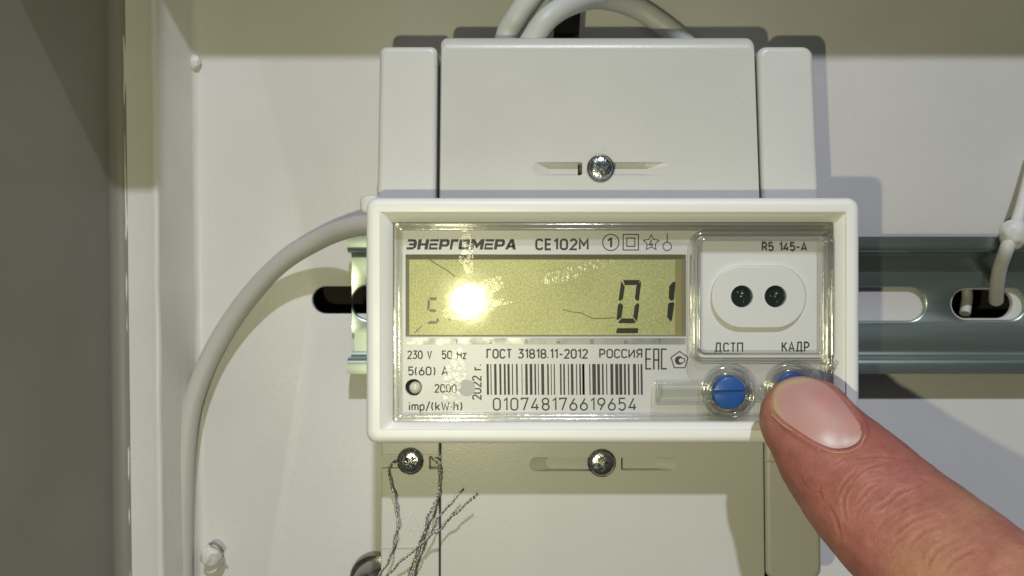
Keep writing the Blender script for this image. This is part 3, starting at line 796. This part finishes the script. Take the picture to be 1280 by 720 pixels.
# ---- screws
def screw(cx, cy, h, rpx, rotd, dk=1):
    c = P(cx, cy, h); R = rpx * (D - h) / F
    loops = []
    for r, hh in ((R * .98, h - 2.2), (R, h - .45), (R * .97, h - .2), (R * .85, h + .08), (R * .60, h + .25), (R * .3, h + .32), (R * .05, h + .33)):
        loops.append([(c[0] + r * math.cos(2 * math.pi * i / 48), hh, c[2] + r * math.sin(2 * math.pi * i / 48)) for i in range(48)])
    v, f = loft(loops, True, True)
    s = mesh('screw', v, f, M['screw'], meter)
    for a in (rotd, rotd + 90):
        ca, sa = math.cos(math.radians(a)), math.sin(math.radians(a))
        L_, W_ = R * .62, R * .17
        bx_ = []
        for hh, k in ((h - .7, .35), (h + 1, 1.3)):
            for x, z in ((-L_ * min(k, 1.1), -W_ * k), (L_ * min(k, 1.1), -W_ * k), (L_ * min(k, 1.1), W_ * k), (-L_ * min(k, 1.1), W_ * k)):
                bx_.append((c[0] + x * ca - z * sa, hh, c[2] + x * sa + z * ca))
        cut(s, bx_, [(0, 1, 2, 3), (4, 5, 6, 7), (0, 1, 5, 4), (1, 2, 6, 5), (2, 3, 7, 6), (3, 0, 4, 7)])
    # dark well around the head
    return s
for a in ((751, 210, 31.4, 15.5, 35), (752.5, 579, 32.2, 16, 20), (512.5, 577, 31.7, 15, 50)):
    screw(*a)
    c = P(a[0], a[1], a[2] - .3)
    R = a[3] * (D - a[2]) / F
    ring_ = [[(c[0] + r * math.cos(2 * math.pi * k / 40), h, c[2] + r * math.sin(2 * math.pi * k / 40)) for k in range(40)] for r, h in ((R + .05, 30.2), (R + .05, a[2] - .45), (R + .2, a[2] - .3), (R + .32, a[2] - .5), (R + .36, 30.2))]
    v, f = loft(ring_, ring=True); mesh('screw_well', v, f, M['dome'], meter)

# ================================================================ CABLES
big = [P(470, 280, 20), P(440, 284, 16), P(400, 299, 11), P(350, 330, 7.5), P(304, 380, 5.2), P(266, 440, 4.2), P(242, 500, 4.6), P(232, 560, 5.0), P(229, 640, 5.0), P(229, 760, 5.0)]
c_ = tube('cable', big, 2.5, M['cable'], seg=24)
tag(c_, 'thick light grey cable curving down the left side of the panel', 'cable')
k1 = [P(624, 90, 16), P(633, 44, 18), P(645, 22, 20), P(661, 0, 21), P(680, -22, 21), P(720, -44, 20)]
c_ = tube('cable', k1, 2.6, M['cable2'], seg=20)
tag(c_, 'light grey cable rising behind the other cable, left above the terminal cover', 'cable')
k2 = [P(645, 84, 22), P(667, 46, 24), P(686, 22, 24), P(712, 6, 20), P(748, -2, 10), P(790, 8, 4.5), P(825, 29, 3.2), P(858, 56, 2.9), P(890, 90, 2.8)]
c_ = tube('cable', k2, 2.65, M['cable2'], seg=20)
tag(c_, 'light grey cable arching to the right above the terminal cover', 'cable')
v, f = tube_data(spline([P(708, 70, 14), P(708, 44, 13), P(709, 24, 13), P(711, -4, 13)], 8), 3.2, 16)
c_ = mesh('cable', v, f, M['sheath'], smooth=60)
tag(c_, 'short black sheathed cable between the grey cables on top', 'cable')

# ================================================================ SEAL WIRES
def Q(x, y, h): return P(420 + x / 4, 540 + y / 4, h)
sw = thing('seal_wire', 'twisted steel seal wires hanging loose from the small lower left screw', 'seal wire')
twisted('wire_strand', [Q(318, 150, 31.2), Q(285, 158, 32), Q(268, 178, 32), Q(272, 225, 32), Q(292, 300, 33), Q(306, 370, 33), Q(308, 450, 34), Q(296, 540, 34.5), Q(262, 640, 34), Q(215, 725, 33)], M['wire'], sw)
twisted('wire_strand', [Q(470, 125, 30.5), Q(490, 135, 31.6), Q(518, 165, 32), Q(527, 225, 32.3), Q(512, 310, 33), Q(470, 400, 34), Q(432, 510, 35), Q(395, 620, 35), Q(355, 740, 34)], M['wire'], sw, phase=1)
twisted('wire_strand', [Q(518, 182, 31.8), Q(522, 240, 32.6), Q(508, 330, 33.4), Q(478, 420, 34), Q(440, 520, 34.4), Q(405, 620, 34.3), Q(372, 740, 33.6)], M['wire'], sw, phase=2)
twisted('wire_strand', [Q(625, 298, 35.2), Q(575, 355, 35.6), Q(520, 415, 35.4), Q(470, 500, 35), Q(425, 600, 34.6), Q(385, 740, 34)], M['wire'], sw, phase=.5)
twisted('wire_strand', [Q(690, 324, 36.6), Q(620, 385, 36.6), Q(540, 460, 36.2), Q(460, 530, 35.8), Q(370, 600, 35), Q(300, 665, 34.2), Q(235, 735, 33)], M['wire'], sw, phase=2.2)
for x, y, h in ((625, 298, 35.2), (690, 324, 36.6)):
    for k, (dx, dy, dh) in enumerate(((3, -9, .2), (-4, -8, .3), (6, -4, 0), (1, -6, -.3))):
        tube('frayed_end', [Q(x - 3, y + 4, h), Q(x + dx * .5, y + dy * .4, h + dh), Q(x + dx, y + dy, h + dh * 1.6)], .09, M['wire'], sw, 6, 3)

for o in sw.children: follow_cover(o)
# ================================================================ BOLT, STUD, WIRE KNOT
c = P(461, 737, 12)
bo = thing('bolt', 'dark shiny round-headed bolt at the lower left of the meter', 'bolt')
lathe('bolt_head', (c[0], c[2]), [(4.95, 3), (4.95, 7), (4.8, 9.4), (4.2, 11.4), (3.0, 12.7), (1.5, 13.4), (.1, 13.5)], M['dome'], bo, 48, 60)
lathe('washer', (c[0] - .2, c[2] - .6), [(6.5, .02), (6.5, 2.4), (6.2, 3), (.2, 3)], M['dome'], bo, 40)

def blobby(name, c, r, k, seed, mt, parent=None):
    bm = bmesh.new(); bmesh.ops.create_icosphere(bm, subdivisions=4, radius=1)
    s = Vector((seed, seed * 2, 0))
    vs = []
    for v_ in bm.verts:
        e = 1 + k * noise.noise(v_.co * 1.8 + s)
        vs.append((c[0] + v_.co.x * r[0] * e, c[1] + v_.co.y * r[1] * e, c[2] + v_.co.z * r[2] * e))
    fs = [tuple(x.index for x in f_.verts) for f_ in bm.faces]; bm.free()
    return mesh(name, vs, fs, mt, parent, smooth=80)
st = thing('painted_stud', 'white painted stud beside the big cable at the bottom left', 'stud')
c = P(264, 694, 5)
blobby('stud_cap', (c[0], 4.6, c[2]), (2.7, 2.6, 2.9), .25, 1, M['paint'], st)
lathe('stud_shank', (c[0] - .3, c[2] - 3.2), [(2.0, 0.02), (2.0, 3.6), (1.7, 4.4), (.1, 4.8)], M['paint'], st, 24)
tube('stud_rim', [P(262, 680, 6.6), P(268, 679, 7.0), (P(275, 684, 6.8)), P(279, 690, 6)], .35, M['paintshade'], st, 8, 6)
kn = thing('cable_tie', 'white plastic tie knotted round the rail at the right edge', 'cable tie')
c = P(1270, 292, 11)
blobby('tie_head', (c[0], 10.2, c[2]), (3.6, 2.8, 3.8), .12, 5, M['white'], kn)
tube('tie_tail', [P(1264, 296, 10.5), P(1258, 312, 10), P(1250, 335, 6), P(1246, 358, 1.5), P(1245, 376, -3)], 1.75, M['white'], kn, 12, 14)
tube('tie_tail', [P(1268, 286, 10.5), P(1276, 262, 8), P(1284, 232, 5), P(1294, 190, 3)], 1.5, M['white'], kn, 12, 14)
tube('tie_tail', [P(1208, 352, -6), P(1209, 372, -6), P(1206, 392, -4)], 1.4, M['cable'], kn, 10, 6)

# ================================================================ HAND
ctr = [(969, 481), (992, 508.5), (1013, 534), (1041, 570), (1074, 607), (1104, 637), (1147, 677), (1196, 719), (1270, 783), (1370, 876), (1490, 985)]
hs = [51.0, 53, 55, 58, 61.5, 65, 70, 76, 85, 95, 108]
cp = spline([(x, y, h) for (x, y), h in zip(ctr, hs)], 40)
dist = [0.0]
for i in range(1, len(cp)):
    dist.append(dist[-1] + math.hypot(cp[i].x - cp[i - 1].x, cp[i].y - cp[i - 1].y))
HW = [(0, 54.5), (66, 57.0), (112, 67.5), (162, 77), (206, 81.5), (264, 88), (330, 92.5), (430, 101), (560, 112), (760, 128)]
def halfw(s):
    for (a, wa), (b_, wb) in zip(HW, HW[1:]):
        if s <= b_: w_ = wa + (wb - wa) * (s - a) / (b_ - a); break
    else: w_ = HW[-1][1]
    return w_ * math.sqrt(max(0, 1 - (1 - s / 66) ** 2)) if s < 66 else w_
NV = 250
# resample along s, denser towards the tip
srow = [66 * (1 - math.cos(math.pi / 2 * i / 34)) for i in range(1, 35)]
s = 66
while s < dist[-1] - 3:
    s += 2.0 if s < 420 else 6; srow.append(s)
import bisect
nail_out = [(966.5, 512), (965, 498), (971, 484), (986, 474.5), (1006, 471.5), (1026, 475.5), (1045, 489), (1060, 508), (1073.5, 526), (1078.5, 541), (1073, 553), (1059, 560.5), (1041, 561), (1024, 554.5), (1006, 544), (988, 532), (974, 521)]
def smooth_closed(p, it=2):
    for _ in range(it):
        o = []
        for i in range(len(p)):
            a, b_ = p[i], p[(i + 1) % len(p)]
            o.append((a[0] * .75 + b_[0] * .25, a[1] * .75 + b_[1] * .25)); o.append((a[0] * .25 + b_[0] * .75, a[1] * .25 + b_[1] * .75))
        p = o
    return p
NO = smooth_closed(nail_out)
def sdist(x, y):
    """signed distance to nail outline in px (negative inside)"""
    best = 1e9; ins = False; n = len(NO)
    for i in range(n):
        ax, ay = NO[i]; bx, by = NO[(i + 1) % n]
        dx, dy = bx - ax, by - ay; t = ((x - ax) * dx + (y - ay) * dy) / (dx * dx + dy * dy)
        t = 0 if t < 0 else 1 if t > 1 else t
        d = math.hypot(x - ax - t * dx, y - ay - t * dy)
        if d < best: best = d
        if (ay > y) != (by > y) and x < (bx - ax) * (y - ay) / (by - ay) + ax: ins = not ins
    return -best if ins else best
def proj(p):
    k = F / (D - p[1]); return 640 + p[0] * k, 360 - p[2] * k
rows = []
for s in srow:
    i = max(1, min(len(cp) - 1, bisect.bisect_left(dist, s))); t = (s - dist[i - 1]) / max(1e-6, dist[i] - dist[i - 1])
    c = cp[i - 1].lerp(cp[i], t)
    i2 = min(len(cp) - 1, i + 4); i1 = max(0, i - 4)
    a3 = Vector(P(*cp[i1])); b3 = Vector(P(*cp[i2])); Tn = (b3 - a3).normalized()
    up = Vector((0, 1, 0))            # towards the camera in (x,h,z)
    B = Tn.cross(up).normalized(); Nn = B.cross(Tn).normalized()
    rows.append((s, Vector(P(*c)), Tn, B, Nn, (D - c.z) / F, c))
CR = [  # skin folds (pixel polyline, width px, depth mm)
 ([(1093, 637), (1101, 634), (1110, 628), (1121, 617), (1137, 610)], 2.6, .42), ([(1040, 581), (1049, 578), (1055, 573)], 1.6, .20),
 ([(1068, 575), (1083, 572), (1102, 570), (1121, 573)], 2.0, .16), ([(1066, 600), (1074, 592), (1084, 586), (1110, 578)], 2.0, .24),
 ([(1078, 606), (1090, 602), (1102, 600)], 1.8, .18), ([(1049, 622), (1053, 608), (1062, 597), (1073, 589)], 2.2, .24),
 ([(1058, 650), (1054, 636), (1055, 620), (1062, 608)], 2.4, .26), ([(1052, 676), (1049, 660), (1044, 646), (1037, 634)], 2.4, .20),
 ([(1071, 630), (1079, 618), (1089, 609), (1103, 601)], 2.2, .26), ([(1002, 597), (1006, 605), (1012, 613)], 1.8, .14),
 ([(1119, 668), (1130, 658), (1142, 650), (1168, 641)], 3.0, .20), ([(1136, 684), (1144, 674), (1155, 665), (1182, 656)], 3.0, .18),
 ([(1160, 710), (1164, 698), (1172, 688), (1198, 672)], 3.4, .20), ([(1029, 628), (1026, 618), (1025, 607)], 2, .12),
 ([(1070, 652), (1072, 640), (1082, 628), (1092, 622)], 2.2, .16), ([(1085, 590), (1098, 590), (1112, 594)], 1.8, .14),
 ([(1060, 586), (1070, 580), (1080, 580)], 1.6, .14), ([(1105, 653), (1120, 642), (1140, 632), (1152, 630)], 2.6, .14),
 ([(1112, 690), (1122, 676), (1134, 668)], 3, .12), ([(1140, 600), (1152, 598), (1164, 604)], 2.4, .12),
 ([(1180, 718), (1190, 702), (1210, 690), (1230, 686)], 3.5, .16), ([(1096, 668), (1100, 658), (1108, 650)], 2.4, .12)]
rs_ = random.Random(9)
for _ in range(46):      # many short fine lines over the knuckle
    x = rs_.uniform(1015, 1150); y = 560 + (x - 1015) * .62 + rs_.uniform(-22, 60); L_ = rs_.uniform(6, 16); a = math.radians(rs_.uniform(-75, -10))
    CR.append(([(x, y), (x + L_ * .5 * math.cos(a), y + L_ * .5 * math.sin(a) - 1), (x + L_ * math.cos(a + .3), y + L_ * math.sin(a + .3))], rs_.uniform(1.0, 1.8), rs_.uniform(.05, .16)))
CRB = [(min(p[0] for p in q_) - 4 * w_, max(p[0] for p in q_) + 4 * w_, min(p[1] for p in q_) - 4 * w_, max(p[1] for p in q_) + 4 * w_, q_, w_, d_) for q_, w_, d_ in CR]
def creases(x, y):
    e = 0
    for xa, xb, ya, yb, q_, w_, dp in CRB:
        if xa < x < xb and ya < y < yb:
            best = 1e9; bt = 0; n_ = len(q_) - 1
            for i in range(n_):
                ax, ay = q_[i]; bx, by = q_[i + 1]; dx, dy = bx - ax, by - ay
                t = max(0, min(1, ((x - ax) * dx + (y - ay) * dy) / (dx * dx + dy * dy)))
                d = math.hypot(x - ax - t * dx, y - ay - t * dy)
                if d < best: best = d; bt = (i + t) / n_
            f_ = math.sin(math.pi * min(.97, max(.03, bt))) ** .5
            w2 = w_ * .72
            e += .72 * dp * f_ * (-math.exp(-(best / w2) ** 2) + .30 * math.exp(-((best - 2.2 * w2) / (1.0 * w2)) ** 2))
    return e
loops = []; cols = []
for (s, c, Tn, B, Nn, k, cpx_) in rows:
    w_ = halfw(s) * k; t_ = w_ * (.80 if s > 60 else .80)
    lp = []
    for j in range(NV):
        a = 2 * math.pi * j / NV
        ca, sa = math.cos(a), math.sin(a)
        e = 2.25
        x = math.copysign(abs(ca) ** (2 / e), ca) * w_; y = math.copysign(abs(sa) ** (2 / e), sa) * t_
        p = c + B * x + Nn * y
        n = (B * (x / (w_ * w_ + 1e-6)) + Nn * (y / (t_ * t_ + 1e-6))).normalized() if w_ > 0 else -Tn
        d = .30 * noise.noise(p * .16) + .10 * noise.noise(p * .5)
        px, py = proj(p); ce = 0
        if sa > -.3: ce = creases(px, py); d += ce
        cols.append(ce)
        if sa > -.2 and s < 230:
            sd = sdist(px, py)
            if sd < 16:
                if sd < 0: d -= .55 * min(1, -sd / 3)
                else:
                    side = (px - 1000) * .75 + (py - 500) * .66     # along the finger from tip
                    amt = .42 if side > 5 else .12
                    d += amt * math.exp(-((sd - 4.5) / 4.0) ** 2) - .25 * math.exp(-(sd / 1.3) ** 2)
        lp.append(tuple(p + n * d * min(1, w_ / 4)))
    loops.append(lp)
v, f = loft(loops, True, True)
hand = thing('hand', 'finger reaching in from the lower right and pressing the right blue button', 'hand')
# skin material
m = bpy.data.materials.new('skin'); m.use_nodes = True
nt = m.node_tree; N = nt.nodes; L = nt.links; b = N['Principled BSDF']
tc = N.new('ShaderNodeTexCoord')
def NZ(scale, det=4, rough=.55, vec=None):
    n = N.new('ShaderNodeTexNoise'); n.inputs['Scale'].default_value = scale; n.inputs['Detail'].default_value = det; n.inputs['Roughness'].default_value = rough
    L.new(vec or tc.outputs['Object'], n.inputs['Vector']); return n
at = N.new('ShaderNodeAttribute'); at.attribute_name = 'tone'
mt_ = N.new('ShaderNodeVectorMath'); mt_.operation = 'MULTIPLY'
n = NZ(260, 6, .65); r = N.new('ShaderNodeValToRGB'); L.new(n.outputs[0], r.inputs[0])
r.color_ramp.elements[0].position = .3; r.color_ramp.elements[0].color = (.84, .76, .74, 1)
r.color_ramp.elements[1].position = .7; r.color_ramp.elements[1].color = (1.1, 1.12, 1.12, 1)
L.new(at.outputs['Color'], mt_.inputs[0]); L.new(r.outputs[0], mt_.inputs[1]); L.new(mt_.outputs[0], b.inputs['Base Color'])
b.inputs['Subsurface Weight'].default_value = .2
b.inputs['Subsurface Radius'].default_value = (1, .35, .2)
b.inputs['Subsurface Scale'].default_value = .0016
b.inputs['Roughness'].default_value = .46
b.inputs['Specular IOR Level'].default_value = .45
uv = N.new('ShaderNodeUVMap'); uv.uv_map = 'skin_uv'
mp = N.new('ShaderNodeMapping'); mp.inputs['Scale'].default_value = (1.0, .6, 1); L.new(uv.outputs[0], mp.inputs[0])
nc = NZ(.8, 6, .62, mp.outputs[0]); nc.inputs['Distortion'].default_value = 1.4
mp2 = N.new('ShaderNodeMapping'); mp2.inputs['Scale'].default_value = (1.6, 1.6, 1); L.new(uv.outputs[0], mp2.inputs[0])
vo = N.new('ShaderNodeTexVoronoi'); vo.inputs['Scale'].default_value = 1.5; vo.feature = 'DISTANCE_TO_EDGE'; L.new(mp2.outputs[0], vo.inputs['Vector'])
vr = N.new('ShaderNodeMapRange'); vr.inputs[1].default_value = 0; vr.inputs[2].default_value = .12; L.new(vo.outputs['Distance'], vr.inputs[0])
b1 = N.new('ShaderNodeBump'); b1.inputs['Strength'].default_value = .8; b1.inputs['Distance'].default_value = .00028; L.new(nc.outputs[0], b1.inputs['Height'])
b2 = N.new('ShaderNodeBump'); b2.inputs['Strength'].default_value = .5; b2.inputs['Distance'].default_value = .00009; L.new(vr.outputs[0], b2.inputs['Height']); L.new(b1.outputs[0], b2.inputs['Normal'])
L.new(b2.outputs[0], b.inputs['Normal'])
M['skin'] = m
fg = mesh('finger', v, f, M['skin'], hand, smooth=85)
me = fg.data
tone = me.color_attributes.new('tone', 'FLOAT_COLOR', 'POINT')
RED = Vector((.37, .125, .095)); TAN = Vector((.47, .235, .145)); PINK = Vector((.40, .145, .125))
for vv in me.vertices:
    p = vv.co / MM; s_i = vv.index // NV
    s = rows[min(s_i, len(rows) - 1)][0]
    t = min(1, max(0, (s - 130) / 260)); t = t * t * (3 - 2 * t)
    col = RED.lerp(TAN, t)
    k = noise.noise(p * .12 + Vector((9, 0, 0))); col = col.lerp(PINK, min(1, max(0, .5 + k)))
    ce = cols[vv.index] if vv.index < len(cols) else 0
    if ce > .006: col = col.lerp(Vector((.60, .34, .28)), min(.35, ce * 6))
    if ce < -.03: col = col.lerp(Vector((.36, .10, .08)), min(.4, -ce * 3))
    if s < 60: col = col.lerp(Vector((.53, .27, .17)), .6 * (1 - s / 60))
    tone.data[vv.index].color = (*col, 1)
uvl = me.uv_layers.new(name='skin_uv')
for lp in me.loops:
    i = lp.vertex_index; r_i = i // NV; j = i % NV
    s = rows[min(r_i, len(rows) - 1)][0]
    a = j if j <= NV / 2 + NV / 4 else j - NV
    uvl.data[lp.index].uv = (s / 6.5, a / NV * 75.0)
# fingernail laid on the nail bed
bvh = BVHTree.FromPolygons([vv.co for vv in me.vertices], [p.vertices[:] for p in me.polygons])
cxn = sum(p[0] for p in NO) / len(NO); cyn = sum(p[1] for p in NO) / len(NO)
cam0 = Vector((0, -D, 0)) * MM
def hit(px, py):
    d = Vector((px - 640, F, -(py - 360))).normalized()
    h_ = bvh.ray_cast(cam0, d); return h_[0], h_[1]
KR = 16; nvs = []; n_in = len(NO); tops = []
ax = Vector((.77, .64))
for kx in range(KR + 1):
    fr_ = kx / KR
    if kx == 0: pts = [(cxn, cyn)]
    else: pts = [(cxn + (x - cxn) * fr_, cyn + (y - cyn) * fr_) for x, y in NO]
    for (x, y) in pts:
        hp, hn = hit(x, y)
        lift = .62 * (1 - fr_ ** 2.4) + .16 if kx < KR else .02
        tops.append((hp, lift, x, y))
whole = tops
tops = [t_ for t_ in whole if t_[0] is not None]
# smooth depths: least-squares quadratic through the hits gives the clean curved plate
import numpy as np
A = []; bb = []
for hp, lf, x, y in tops:
    u_, v_ = (x - cxn) / 60, (y - cyn) / 60
    A.append((1, u_, v_, u_ * u_, u_ * v_, v_ * v_, u_ ** 3, u_ * u_ * v_, u_ * v_ * v_, v_ ** 3)); bb.append(-hp.y / MM)
co = np.linalg.lstsq(np.array(A), np.array(bb), rcond=None)[0]
nv_ = []
for (hp, lf, x, y) in whole:
    u_, v_ = (x - cxn) / 60, (y - cyn) / 60
    a_ = (1, u_, v_, u_ * u_, u_ * v_, v_ * v_, u_ ** 3, u_ * u_ * v_, u_ * v_ * v_, v_ ** 3)
    hh = float(np.dot(co, a_)) + .36
    fr_ = 0 if (x, y) == (cxn, cyn) else 1
    nv_.append(P(x, y, hh))
fs = []
for i in range(n_in): fs.append((0, 1 + i, 1 + (i + 1) % n_in))
for kx in range(1, KR):
    a = 1 + (kx - 1) * n_in; b0 = 1 + kx * n_in
    for i in range(n_in): fs.append((a + i, a + (i + 1) % n_in, b0 + (i + 1) % n_in, b0 + i))
top_n = len(nv_)
last = 1 + (KR - 1) * n_in
for i in range(n_in):          # edge turned down into the flesh
    x, hh, z = nv_[last + i]; nv_.append((x, hh - 1.3, z))
for i in range(n_in): fs.append((last + i, last + (i + 1) % n_in, top_n + (i + 1) % n_in, top_n + i))
m = bpy.data.materials.new('nail'); m.use_nodes = True
nt = m.node_tree; N = nt.nodes; L = nt.links; b = N['Principled BSDF']
tc = N.new('ShaderNodeTexCoord')
at = N.new('ShaderNodeAttribute'); at.attribute_name = 'tone'; L.new(at.outputs['Color'], b.inputs['Base Color'])
b.inputs['Roughness'].default_value = .5; b.inputs['Specular IOR Level'].default_value = .35; b.inputs['Subsurface Weight'].default_value = .2
b.inputs['Subsurface Radius'].default_value = (1, .4, .3); b.inputs['Subsurface Scale'].default_value = .001
n = NZ(500, 4); bp = N.new('ShaderNodeBump'); bp.inputs['Strength'].default_value = .2; bp.inputs['Distance'].default_value = .0001
L.new(n.outputs[0], bp.inputs['Height']); L.new(bp.outputs[0], b.inputs['Normal'])
nail = mesh('fingernail', nv_, fs, m, fg, smooth=85)
tone = nail.data.color_attributes.new('tone', 'FLOAT_COLOR', 'POINT')
PK = Vector((.47, .265, .26)); LN = Vector((.76, .64, .64)); YL = Vector((.50, .37, .23)); RD = Vector((.50, .20, .185))
for vv in nail.data.vertices:
    p = vv.co / MM; x, y = proj((p.x, -p.y, p.z)); sd = -sdist(x, y)
    al = (x - 968) * .77 + (y - 481) * .64
    col = PK.copy()
    g = lambda cx_, cy_, r_: math.exp(-(((x - cx_) ** 2 + (y - cy_) ** 2) / (r_ * r_)))
    col = col.lerp(RD, min(.75, g(1034, 498, 15) * .8 + g(1066, 524, 12) * .7 + g(1000, 536, 12) * .4))
    nz = .65 + .9 * noise.noise(Vector((x * .09, y * .09, 2)))
    col = col.lerp(Vector((.52, .29, .25)), min(1, max(0, .5 + noise.noise(Vector((x * .05, y * .05, 7))))) * .5)
    col = col.lerp(LN, min(1, nz * 1.1 * math.exp(-(((x - 1050) / 22) ** 2 + ((y - 553) / 8) ** 2)) + .5 * g(1035, 548, 9)))
    if al < 40 and sd < 9: col = col.lerp(YL, .85 * max(0, 1 - max(0, sd - 3) / 6) * min(1, max(0, (40 - al) / 15)))
    tone.data[vv.index].color = (*col, 1)
# thin pale cuticle skin along the nail's lower edge
def onskin(x, y, up=.12):
    hp, hn = hit(x, y); q_ = hp + hn * up * MM; return Vector((q_.x, -q_.y, q_.z)) / MM
m_cut = mat('dry_cuticle', (.62, .38, .29), .5)
tube('cuticle', [onskin(965, 518), onskin(972, 525), onskin(980, 532), onskin(990, 538.5)], .10, m_cut, fg, 6, 8)
tube('cuticle', [onskin(1028, 561), onskin(1042, 565.5), onskin(1060, 565), onskin(1075, 557), onskin(1081, 545)], .08, m_cut, fg, 6, 8)
